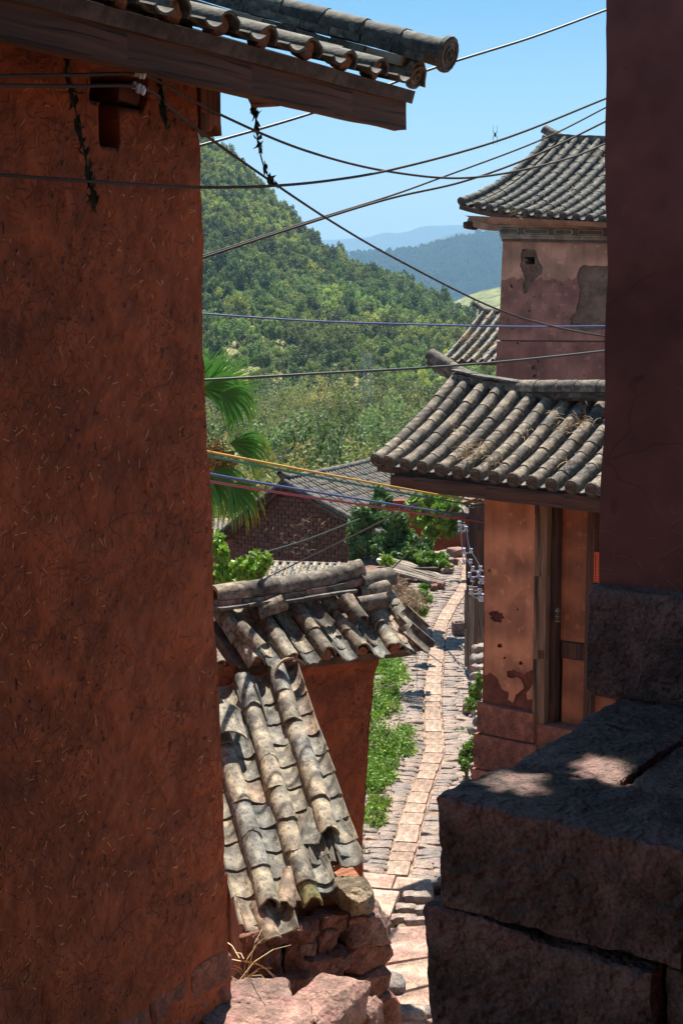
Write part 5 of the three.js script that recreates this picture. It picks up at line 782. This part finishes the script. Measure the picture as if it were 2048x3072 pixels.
// ---------------------------------------------------------------- plants
const GREEN = [[0.14, 0.27, 0.03], [0.19, 0.33, 0.04], [0.11, 0.22, 0.035], [0.22, 0.36, 0.06]], DEEP = [[0.08, 0.18, 0.04], [0.11, 0.22, 0.05], [0.16, 0.26, 0.08]], LIME = [[0.25, 0.42, 0.04], [0.31, 0.46, 0.05], [0.19, 0.34, 0.035]];
{ // fan palm behind the earth house
  const base = at(560, 1900, 16), palm = thing('fan_palm', base.clone().setY(-8), 'fan palm with drooping yellow-tipped fronds behind the edge of the red earth wall', 'palm');
  const hub = at(540, 1330, 16);
  part(palm, 'trunk', fin(displace(new THREE.CylinderGeometry(0.13, 0.16, hub.y + 8, 12, 30), v => { const k = 1 + 0.12 * noise(v.y * 6, v.x * 9, v.z * 9); v.x *= k; v.z *= k; }), 0.8), mat.greyWood[0], new THREE.Matrix4().setPosition(V(hub.x, (hub.y - 8) / 2, hub.z)));
  const frond = (hx, hy, Z, R, a0, a1, droop, n, tone, seed) => { // fan of narrow leaflets from a hub; angles in the fan's own plane
    const h = at(hx, hy, Z), r = rng(seed), pos = [], col = [];
    for (let i = 0; i < n; i++) {
      const a = lerp(a0, a1, (i + 0.5 * r()) / n), L = R * (0.82 + 0.25 * r()) * (1 - 0.25 * Math.abs(i / n - 0.5)), seg = 8, w = 0.0165, zt = (r() - 0.5) * 0.5; let p = h.clone(), d = V(Math.cos(a), Math.sin(a), zt * 0.5 + 0.1).normalize(), prev = null;
      for (let k = 0; k <= seg; k++) {
        const t = k / seg, ww = w * Math.min(1, t * 3 + 0.25) * (1 - t * t * 0.95), s = V(-d.y, d.x, 0.35).normalize().multiplyScalar(ww), q = [p.clone().add(s), p.clone().sub(s)];
        if (prev) { pos.push(prev[0], prev[1], q[1], prev[0], q[1], q[0]); const y = smooth((t - 0.62) * 2.4) * tone * 0.7; for (let m = 0; m < 6; m++) col.push(lerp(0.09, 0.44, y), lerp(0.27, 0.36, y), lerp(0.05, 0.03, y)); }
        prev = q; d = d.clone().add(V(0, -droop * t * t * 0.9, 0)).normalize(); p = p.clone().addScaledVector(d, L / seg);
      }
    }
    const g = new THREE.BufferGeometry().setFromPoints(pos); g.setAttribute('color', new THREE.Float32BufferAttribute(col, 3)); g.setAttribute('uv', new THREE.Float32BufferAttribute(new Float32Array(pos.length * 2), 2)); g.computeVertexNormals(); part(palm, 'frond', g, leafMat);
  };
  frond(604, 1180, 15.6, 0.74, -0.5, 1.15, 0.1, 30, 0.1, 1); frond(560, 1190, 15.9, 0.75, 0.6, 1.9, 0.1, 22, 0.1, 7); frond(590, 1130, 16.2, 0.35, 0.2, 1.4, 0.1, 10, 0.2, 9);
  frond(610, 1165, 15.3, 0.66, -0.8, 0.8, 1.8, 28, 0.35, 2); frond(660, 1180, 15.0, 0.58, -1.3, 0.5, 1.9, 26, 0.3, 3);
  frond(690, 1330, 15.1, 0.60, -0.8, 0.6, 1.5, 26, 0.9, 4); frond(620, 1420, 15.2, 0.66, -1.2, 0.4, 1.7, 28, 0.8, 5); frond(690, 1450, 14.9, 0.58, -1.6, 0.1, 1.6, 26, 0.9, 6); frond(600, 1440, 15.5, 0.6, -1.6, 0.1, 1.6, 24, 0.6, 8);
  part(palm, 'fruit_cluster', leaves(1500, 0.035, clumpy(at(648, 1400, 15.4), V(0.22, 0.30, 0.2), 14, 3, 0.4, 0.3), [[0.30, 0.17, 0.04], [0.22, 0.13, 0.035], [0.36, 0.22, 0.06]], 44, { width: 0.9 }), M({ color: C(1, 1, 1), vertexColors: true }));
}
const bush = (name, label, category, clumps, n, size, cols, seed, o = {}) => {
  const c0 = clumps[0], b = at(c0[0], c0[1], c0[2]); const t = thing(name, V(b.x, o.base ?? groundH(b.x, b.z), b.z), label, category, o.group), gs = [], tot = clumps.reduce((a, c) => a + c[3] * c[4], 0);
  clumps.forEach(([px, py, Z, rx, ry], i) => { const c = at(px, py, Z), k = Z / FOCAL; gs.push(leaves(Math.ceil(n * rx * ry / tot), size, clumpy(c, V(rx * k, ry * k, (rx + ry) / 2 * k), 8, seed + i, 0.5, 0.35), cols, seed + i * 3, { width: 0.62, face: 0.4, ...o })); });
  part(t, 'crown', mergeGeometries(gs), leafMat);
  const sg = clumps.map(([px, py, Z], i) => { const c = at(px, py, Z); return tubeGeo([o.root ? at(...o.root) : V(b.x, t.position.y - 0.1, b.z), o.root ? at(...o.root).lerp(c, 0.5).add(V(0, 0.3, 0)) : V(lerp(b.x, c.x, 0.4), lerp(t.position.y, c.y, 0.5), lerp(b.z, c.z, 0.5)), c], o.stem ?? 0.012, 8, 5); });
  part(t, 'branches', mergeGeometries(sg), mat.greyWood[0]); return t;
};
bush('leafy_shrub', 'bright green broad-leaved shrub behind the shed ridge, beside the red wall', 'shrub', [[660, 1650, 20, 28, 60], [690, 1720, 20, 50, 35], [745, 1700, 19.6, 45, 50], [785, 1690, 19.4, 25, 25], [640, 1720, 20.4, 30, 40]], 1000, 0.13, LIME, 3);
bush('vine_shrub', 'glossy dark green vine bush hanging over the tiled roof of the adobe house', 'shrub', [[1110, 1540, 39.5, 55, 45], [1150, 1600, 39, 70, 60], [1085, 1600, 40, 40, 50], [1180, 1660, 38.5, 60, 40], [1250, 1650, 38.5, 55, 40], [1100, 1650, 39.5, 50, 30], [1140, 1490, 40.5, 30, 35]], 6500, 0.17, DEEP, 5, { face: 0.25 });
bush('vine_shrub', 'lighter green creeper heaped beside the path above the plank lean-to', 'shrub', [[1260, 1665, 38, 50, 30], [1300, 1685, 37.5, 45, 25], [1225, 1620, 39, 40, 30], [1330, 1695, 37.2, 25, 14]], 2400, 0.15, GREEN, 8);
bush('grape_vine', 'broad-leaved vine hanging below the eave of the gatehouse over the path', 'vine', [[1310, 1500, 30, 60, 30], [1345, 1530, 29.5, 50, 40], [1290, 1545, 30.5, 45, 30], [1360, 1580, 29.8, 28, 30], [1260, 1510, 31, 40, 25], [1300, 1590, 30, 22, 22]], 1500, 0.19, GREEN.concat(LIME), 11, { base: -6.2, width: 0.85, stem: 0.012, root: [1425, 1640, 30.5] });
bush('leafy_shrub', 'thin green sapling growing through the plank lean-to', 'shrub', [[1170, 1680, 30, 30, 22], [1165, 1715, 30, 22, 22]], 130, 0.15, LIME, 15, { base: -7 });
bush('leafy_shrub', 'green weeds on the bank beyond the shed roof', 'shrub', [[1250, 1830, 25, 35, 26], [1270, 1790, 27, 28, 22], [1245, 1870, 24, 22, 22], [1275, 1760, 29, 24, 10]], 1500, 0.09, GREEN, 18, { base: -6.3, stem: 0.003 });
bush('leafy_shrub', 'leafy weed growing against the foot of the gatehouse pillar', 'shrub', [[1430, 2080, 21, 22, 40], [1440, 2040, 21, 14, 26], [1420, 2110, 20.5, 26, 18]], 700, 0.07, GREEN, 21, { base: -6.2 });
bush('leafy_shrub', 'low leafy weed at the right edge of the path below the gatehouse footing', 'shrub', [[1400, 2260, 19.5, 26, 30], [1415, 2230, 19.6, 16, 26], [1385, 2290, 19.2, 24, 18]], 600, 0.07, GREEN, 24, { base: -6.25 });
{ // ground cover along the left edge of the path, and tufts between the cobbles
  const cell = [[1150, 2010, 45], [1160, 1990, 40], [1165, 2030, 55], [1150, 2070, 50], [1145, 2110, 45], [1140, 2150, 50], [1135, 2190, 45], [1165, 2205, 50], [1185, 2230, 45], [1150, 2240, 50], [1130, 2270, 40], [1130, 2320, 36], [1122, 2370, 30], [1118, 2410, 22], [1135, 2300, 40], [1130, 2345, 34], [1125, 2390, 26], [1200, 2215, 30], [1125, 2435, 16]], gs = [];
  const q0 = rng(55); for (let i = 0; i < 700; i++) { const [px, py, w] = cell[(q0() * cell.length) | 0], c = onY(px + (q0() - 0.5) * w * 1.9, py + (q0() - 0.5) * 70, -6.2), tall = py < 2260 ? 0.06 + 0.26 * q0() * q0() : 0.03 + 0.10 * q0(), rr = 0.05 + 0.12 * q0(); if (fbm(c.x * 1.5, c.z * 1.1, 3, 3) < -0.33) continue;
    gs.push(leaves(34 + (q0() * 40) | 0, 0.035 + 0.04 * q0(), q => { const a = q() * 6.28, d = Math.sqrt(q()), h = q(); return [V(c.x + Math.cos(a) * d * rr * (0.5 + h), -6.24 + h * tall, c.z + Math.sin(a) * d * rr * (0.5 + h) * 1.5), V(Math.cos(a) * 0.5, 0.8, Math.sin(a) * 0.5)]; }, q0() < 0.35 ? GREEN : q0() < 0.25 ? [[0.26, 0.27, 0.08], [0.20, 0.25, 0.06]] : LIME, 400 + i, q0() < 0.4 ? { width: 0.16, face: 0.1, droop: -1.2 } : { width: 0.7, face: 0.5 })); }
  const m = new THREE.Mesh(mergeGeometries(gs), leafMat); m.name = named('ground_cover'); stuff(m); tag(m, 'bright green weeds growing thickly along the edge of the path', 'weeds'); m.castShadow = m.receiveShadow = true; scene.add(m);
  const r = rng(71), ts = []; for (let i = 0; i < 150; i++) { const t = r() * 0.8, p = pathCurve.getPointAt(t), d = pathCurve.getTangentAt(t).setY(0).normalize(), x = V(-d.z, 0, d.x), s = (r() < 0.5 ? -1 : 1) * (0.25 + Math.pow(r(), 0.7) * 0.85); const c = p.clone().addScaledVector(x, s); if (fbm(c.x * 0.9, c.z * 0.9, 6, 2) < -0.05) continue; ts.push(leaves(26, 0.045, q => [V(c.x + (q() - 0.5) * 0.16, PATH_Y + 0.005 + q() * 0.05, c.z + (q() - 0.5) * 0.2), UP], GREEN.concat([[0.2, 0.2, 0.06]]), 500 + i, { width: 0.4, face: 0.2, droop: -0.6 })); }
  const w = new THREE.Mesh(mergeGeometries(ts), leafMat); w.name = named('path_grass'); stuff(w); tag(w, 'small tufts of grass between the cobbles of the path', 'grass'); w.castShadow = w.receiveShadow = true; scene.add(w);
}
{ // dry grass caught on the roofs
  const blades = (spots, label, seed, cols, H) => { const r = rng(seed), pos = [], col = []; spots.forEach(([px, py, Z, n, w]) => { const c = at(px, py, Z), k = Z / FOCAL; for (let i = 0; i < n; i++) { let p = c.clone().add(V((r() - 0.5) * w * k * 2, (r() - 0.5) * w * k, (r() - 0.5) * w * k * 2)), d = V(r() * 2 - 1, r() * 1.4 - 0.1, r() * 2 - 1).normalize(); const L = H * (0.5 + r()), cc = cols[(r() * cols.length) | 0], s = V(r() - 0.5, r() - 0.5, r() - 0.5).normalize().multiplyScalar(0.0035); for (let q = 0; q < 3; q++) { const e = p.clone().addScaledVector(d, L / 3); pos.push(p.clone().add(s), p.clone().sub(s), e.clone().add(s), e.clone().add(s), p.clone().sub(s), e.clone().sub(s)); for (let m = 0; m < 6; m++) col.push(...cc); p = e; d = d.clone().add(V((r() - 0.5) * 0.6, -0.45, (r() - 0.5) * 0.6)).normalize(); } } }); const g = new THREE.BufferGeometry().setFromPoints(pos); g.setAttribute('color', new THREE.Float32BufferAttribute(col, 3)); g.computeVertexNormals(); const m = new THREE.Mesh(g, M({ color: C(1, 1, 1), vertexColors: true })); m.name = named('dry_grass'); stuff(m); tag(m, label, 'grass'); m.castShadow = m.receiveShadow = true; scene.add(m); };
  const DRY = [[0.42, 0.29, 0.15], [0.33, 0.22, 0.12], [0.48, 0.36, 0.20], [0.24, 0.17, 0.09]];
  blades([[1430, 1350, 16.9, 55, 38], [1415, 1375, 16.8, 40, 30], [1480, 1385, 16.6, 22, 25], [1700, 1285, 16.5, 30, 30], [1740, 1270, 16.4, 40, 40], [1690, 1385, 16.1, 14, 20], [1375, 1300, 17.3, 14, 16], [1560, 1310, 16.8, 10, 30], [1660, 1240, 17.1, 10, 10]], 'dry straw caught between the tiles of the gatehouse roof', 3, DRY, 0.17);
  blades([[1540, 640, 28.9, 20, 30], [1640, 640, 28.5, 22, 30], [1700, 610, 28.6, 20, 40], [1480, 600, 30, 10, 14], [1730, 560, 29.2, 24, 40], [1790, 470, 31, 20, 14], [1620, 600, 29.5, 14, 40]], 'dry grass growing on the roof of the tall purple-red house', 5, DRY.concat([[0.16, 0.2, 0.05]]), 0.2);
  blades([[1400, 1020, 38.8, 60, 22], [1430, 1075, 38.4, 60, 40], [1470, 1065, 38.3, 80, 30], [1465, 1100, 38, 60, 30]], 'orange-brown dry grass on the outhouse roof', 7, [[0.42, 0.24, 0.10], [0.36, 0.19, 0.07], [0.48, 0.33, 0.17]], 0.32);
  blades([[1195, 1430, 50, 60, 60], [1130, 1470, 49, 40, 50], [1080, 1490, 49, 30, 40], [1230, 1500, 48, 40, 40]], 'dry moss and grass on the tiled roof of the adobe house', 9, [[0.40, 0.20, 0.09], [0.34, 0.22, 0.10]], 0.22);
  blades([[900, 1600, 48.2, 30, 60], [880, 1640, 48, 40, 50], [960, 1590, 48, 16, 60], [840, 1570, 48.6, 10, 40]], 'bits of straw stuck on the adobe brick gable', 12, [[0.55, 0.42, 0.22], [0.45, 0.32, 0.16]], 0.26);
  blades([[735, 2950, 8.5, 16, 20], [725, 2880, 8.6, 8, 14]], 'few long dry straws beside the rubble wall', 13, [[0.62, 0.45, 0.22]], 0.3);
  blades([[1170, 1760, 25, 500, 34], [1210, 1790, 25, 600, 44], [1240, 1810, 24.6, 300, 34]], 'heap of brown straw behind the tiled shed', 15, [[0.30, 0.20, 0.12], [0.24, 0.16, 0.10], [0.36, 0.26, 0.15]], 0.2);
}
// ---------------------------------------------------------------- plank lean-to beside the path
{
  const t = thing('plank_shelter', at(1240, 1770, 36).setY(-7.6), 'grey plank shelter with a slanting roof of loose sticks below the path', 'shelter'), r = rng(6);
  for (let i = 0; i < 24; i++) { const k = i / 23, a = at(lerp(1120, 1170, k) + r() * 30, lerp(1662, 1715, k) + r() * 6, lerp(38.2, 35.8, k)), b = at(lerp(1352, 1338, k) + (r() - 0.7) * 40, lerp(1722, 1756, k) + r() * 5, lerp(37.2, 35, k)); part(t, 'roof_stick', barGeo(a, b, 0.03 + r() * 0.09, 0.02 + r() * 0.02, UP, 0.01, 6, i), mat.greyWood[(r() * 3) | 0]); }
  for (let i = 0; i < 9; i++) { if (i === 2 || i === 4) continue; const x = 1172 + i * 17, z = 35.9 - i * 0.08; part(t, 'wall_board', barGeo(at(x, 1775 + r() * 10, z), at(x, lerp(1716, 1752, i / 9), z), 0.10 + r() * 0.03, 0.02, V(0, 0, 1), 0.003, 4, i + 7), mat.greyWood[(r() * 2) | 0]); }
  part(t, 'cross_rail', barGeo(at(1165, 1735, 35.85), at(1340, 1756, 35.2), 0.05, 0.05, UP, 0.005, 6, 3), mat.oldWood);
  part(t, 'plastic_sheet', stoneGeo(0.35, 0.16, 0.3, 3, 0.05, 4, 5, 1), M({ color: C(0.5, 0.5, 0.48), roughness: 0.5 }), new THREE.Matrix4().setPosition(at(1150, 1684, 38)));
  part(t, 'back_wall', fin(new THREE.BoxGeometry(1.6, 1.6, 0.3)).applyMatrix4(new THREE.Matrix4().setPosition(at(1250, 1790, 37.2))), mat.mortar);
}
// ---------------------------------------------------------------- far end of the path: orange wall, kerb stones
{ const w = thing('garden_wall', at(1260, 1590, 43).setY(-7), 'orange earth garden wall under the vine where the path turns', 'wall'); const g = new THREE.BoxGeometry(2.4, 2.0, 0.4, 16, 10, 2); displace(g, v => { v.z += 0.04 * fbm(v.x * 2, v.y * 2, 3, 3); v.y += 0.06 * fbm(v.x * 2, 2, 3, 3); }); part(w, 'wall', fin(g, 0.8), mat.mud, new THREE.Matrix4().makeRotationY(-0.1).setPosition(at(1275, 1600, 43)));
  const w2 = thing('garden_wall', at(1400, 1620, 43.5).setY(-7), 'shaded earth garden wall behind the insulators at the bend of the path', 'wall'); part(w2, 'wall', fin(displace(new THREE.BoxGeometry(3.0, 1.6, 0.4, 16, 8, 2), v => { v.z += 0.04 * fbm(v.x * 2, v.y * 2, 5, 3); }), 0.8), mat.mud, new THREE.Matrix4().makeRotationY(0.15).setPosition(at(1420, 1610, 44)));
  const r = rng(3); [[1365, 1660, 0.5], [1356, 1685, 0.34], [1350, 1700, 0.28], [1340, 1712, 0.3], [1312, 1755, 0.4], [1300, 1762, 0.3], [1410, 2120, 0.42], [1180, 1700, 0.3]].forEach(([x, y, s], i) => { const p = onY(x, y, PATH_Y + 0.1); solo('rock', stoneGeo(s, s * 0.55, s * 0.6, 5, 0.03, i + 3, 5, 0.6).applyMatrix4(new THREE.Matrix4().makeRotationY(r() * 3).setPosition(p)), mat.redStone[i % 3], ['red rock at the bend of the far path', 'upper kerb rock beside the creeper', 'middle kerb rock beside the creeper', 'lower kerb rock beside the creeper', 'brown rock beside the end of the plank shelter', 'small rock under the sticks of the plank shelter', 'tilted red rock among weeds by the gatehouse', 'pale rock beside the pole of the low shed'][i], 'rock'); }); }
// ---------------------------------------------------------------- right edge of the path: rough board fence, insulator racks, stone trough
{
  const f = thing('board_fence', at(1420, 2060, 23).setY(-6.3), 'rough dark board fence and rubble beside the gatehouse pillar', 'fence'), r = rng(12);
  [[1400, 1770, 2000, 26, 0.10], [1409, 1770, 2010, 25.2, 0.12], [1420, 1760, 2020, 24.6, 0.16], [1433, 1780, 2040, 24, 0.14], [1446, 1790, 2050, 23.4, 0.16], [1408, 1560, 1780, 27.5, 0.14], [1420, 1530, 1790, 27, 0.16], [1434, 1520, 1790, 26.5, 0.14], [1446, 1520, 1800, 26, 0.16]].forEach(([x, y0, y1, Z, w], i) => part(f, 'board', barGeo(at(x, y1, Z), at(x - 2 + r() * 3, y0 - r() * 14, Z), w, 0.04, V(0, 0, 1), 0.012, 10, i), i < 5 ? (i % 2 ? mat.postWood : mat.greyWood[0]) : mat.oldWood));
  for (let i = 0; i < 14; i++) part(f, 'rubble', stoneGeo(0.22 + r() * 0.1, 0.14 + r() * 0.06, 0.25, 4, 0.03, i, 4, 0.7), mat.cobble[i % 4], new THREE.Matrix4().makeRotationY(r()).setPosition(at(1440 + (r() - 0.5) * 12, 1950 + i * 27, 22.5 - i * 0.25)));
  const roof = sub(f, 'eave'); for (let i = 0; i < 9; i++) { const a = at(1385 + i * 9 + r() * 6, 1545 - i * 6 + (i % 3) * 10, 27.2), b = at(1405 + i * 9, 1488 + i * 1, 28.3); ridgeRun(roof, 'eave_tile', [b, a], 0.085, 2, mat.brownTile, 200 + i); }
  part(roof, 'rafter', barGeo(at(1390, 1512, 27.6), at(1470, 1486, 27.2), 0.08, 0.06, UP, 0.005, 4, 2), mat.mud); part(roof, 'rafter', barGeo(at(1380, 1560, 27.3), at(1470, 1548, 27), 0.07, 0.06, UP, 0.005, 4, 4), mat.oldWood);
  // insulators
  const spool = new THREE.LatheGeometry([[0.005, -0.045], [0.034, -0.043], [0.037, -0.018], [0.020, -0.006], [0.020, 0.006], [0.037, 0.018], [0.034, 0.043], [0.005, 0.045]].map(p => new THREE.Vector2(...p)), 12), glaze = new THREE.CylinderGeometry(0.0375, 0.036, 0.018, 12);
  const rack = (pts, rail, label, s) => { const k = thing('insulator_rack', at(pts[0][0], pts[0][1], 20.5), label, 'insulators', 'insulators on the fence'); pts.forEach(([x, y, sc = 1]) => { const p = at(x, y, 20.5), m = new THREE.Matrix4().makeScale(sc * s, sc * s, sc * s).setPosition(p); const b = part(k, 'insulator', spool, mat.porcelain, m); part(k, 'blue_band', glaze, mat.blueGlaze, new THREE.Matrix4().makeScale(sc * s, sc * s, sc * s).setPosition(p.clone().add(V(0, 0.03 * sc * s, 0)))); }); rail.forEach(([a, b]) => part(k, 'bracket', barGeo(at(...a, 20.55), at(...b, 20.55), 0.014, 0.014, UP, 0, 2, 1), mat.steel)); return k; };
  rack([[1377, 1570], [1379, 1588], [1397, 1586]], [[[1372, 1594], [1404, 1594]], [[1380, 1576], [1398, 1576]]], 'topmost insulator rack, with two wires hanging from it', 0.8);
  rack([[1390, 1652], [1412, 1652], [1391, 1686], [1411, 1684]], [[[1386, 1661], [1416, 1658]]], 'second insulator rack below the topmost one', 0.75);
  rack([[1417, 1706], [1440, 1705], [1408, 1724], [1435, 1723], [1416, 1738, 1.05], [1443, 1740, 1.55]], [[[1412, 1714], [1450, 1713]], [[1404, 1731], [1450, 1731]]], 'crowded double insulator rack beside the pillar', 0.82);
  rack([[1412, 1775], [1438, 1774], [1444, 1793, 1.5]], [[[1406, 1783], [1450, 1782]]], 'lowest insulator rack above the fence boards', 0.85);
  const wire = (pts, m, label) => solo('wire', tubeGeo(pts.map(([x, y]) => at(x, y, 20.42)), 0.007, 30, 5), m, label, 'wire', 'wires between the insulators');
  const grey = M({ color: C(0.35, 0.38, 0.42), roughness: 0.5 });
  wire([[1379, 1590], [1381, 1620], [1387, 1655]], mat.blueCable, 'blue wire hanging from the left topmost insulator'); wire([[1381, 1590], [1385, 1640], [1388, 1685]], grey, 'grey wire hanging from the left topmost insulator'); wire([[1397, 1590], [1400, 1620], [1404, 1660]], mat.blueCable, 'blue wire hanging from the right topmost insulator'); wire([[1399, 1590], [1404, 1630], [1412, 1652]], grey, 'grey wire hanging from the right topmost insulator'); wire([[1390, 1655], [1400, 1680], [1415, 1702]], grey, 'pale wire slanting down from the second rack'); wire([[1412, 1655], [1428, 1680], [1440, 1702]], grey, 'pale wire slanting towards the pillar'); wire([[1418, 1740], [1416, 1756], [1413, 1772]], grey, 'short wire between the double rack and the lowest rack'); wire([[1443, 1745], [1438, 1758], [1437, 1772]], mat.blueCable, 'short blue wire beside the pillar'); wire([[1412, 1778], [1420, 1790], [1440, 1796]], grey, 'curved wire under the lowest rack'); wire([[1408, 1726], [1414, 1734], [1422, 1742]], mat.blueCable, 'blue wire looped through the double rack');
  // trough
  const o = onY(1376, 1905, PATH_Y), tr = thing('stone_trough', o, 'open square stone trough standing on the cobbles against the fence', 'trough'), q = new THREE.Matrix4().makeRotationY(0.12).setPosition(o.clone().add(V(0, 0.02, 0))), W = 0.27, D = 0.26, H = 0.26;
  [[0, 0.03, 0, W, 0.06, D], [-W / 2 + 0.022, H / 2, 0, 0.044, H, D], [W / 2 - 0.022, H / 2, 0, 0.044, H, D], [0, H / 2, D / 2 - 0.022, W - 0.09, H, 0.044], [0, H / 2, -D / 2 + 0.022, W - 0.09, H, 0.044]].forEach(([x, y, z, w, h, d], i) => part(tr, i ? 'side_slab' : 'floor_slab', stoneGeo(w, h, d, 16, 0.003, i, 4, 0.5), mat.redStone[1], q.clone().multiply(new THREE.Matrix4().makeTranslation(x, y, z))));
}
// ---------------------------------------------------------------- far details: lattice mast, pylons, hut, spider on its thread
{
  const mast = (px, y0, y1, Z, w, label) => { const b = at(px, y1, Z), h = at(px, y0, Z).y - b.y, t = thing('lattice_mast', b, label, 'mast', 'masts in the valley'), k = w * Z / FOCAL, gs = [], L = (a, c, r) => { const m = barGeo(a, c, r, r, V(0.3, 0, 1), 0, 1, 1); gs.push(m); }; const legs = [[-1, -1], [1, -1], [1, 1], [-1, 1]]; const lp = (i, t2) => V(b.x + legs[i][0] * k * (1 - 0.45 * t2), b.y + h * t2, b.z + legs[i][1] * k * (1 - 0.45 * t2)); for (let i = 0; i < 4; i++) { part(t, 'leg', barGeo(lp(i, 0), lp(i, 1), 0.12, 0.12, V(0.3, 0, 1), 0, 1, 1), mat.steel); for (let s = 0; s < 7; s++) { L(lp(i, s / 7), lp((i + 1) % 4, (s + 1) / 7), 0.06); } } part(t, 'lattice', mergeGeometries(gs), mat.steel); for (const s of [-1, 1]) part(t, 'antenna', barGeo(V(b.x + s * k, b.y + h * 0.93, b.z), V(b.x + s * k, b.y + h * 1.02, b.z), 0.12, 0.1, V(0, 0, 1), 0, 1, 1), mat.steel); };
  mast(1100, 1062, 1275, 250, 15, 'tall steel lattice mast standing on the valley side'); mast(1182, 1212, 1280, 250, 7, 'short steel frame mast beside the tall lattice mast'); mast(1222, 1240, 1310, 220, 8, 'short steel frame mast beside the concrete hut');
  solo('hut', stoneGeo(1.9, 0.9, 1.5, 14, 0.03, 2, 3, 0.5).applyMatrix4(new THREE.Matrix4().setPosition(at(1172, 1286, 240))), M({ color: C(0.5, 0.5, 0.5) }), 'tiny flat-roofed concrete hut among the valley scrub', 'hut');
  const p = at(1484, 404, 8.0), s = thing('spider', p, 'thin dark spider hanging in the sky above the cables', 'spider'), bl = new THREE.SphereGeometry(0.008, 8, 6); part(s, 'body', bl.clone().scale(0.7, 1.6, 0.7), mat.black, new THREE.Matrix4().setPosition(p));
  for (let i = 0; i < 8; i++) { const a = (i < 4 ? 1 : -1), k = i % 4; part(s, 'leg', tubeGeo([p, p.clone().add(V(a * 0.010, [0.02, 0.008, -0.008, -0.02][k] * 0.9, 0.004)), p.clone().add(V(a * 0.010, [0.05, 0.026, -0.026, -0.055][k], 0))], 0.0008, 6, 4), mat.black); }
}
renderer.render(scene, camera);
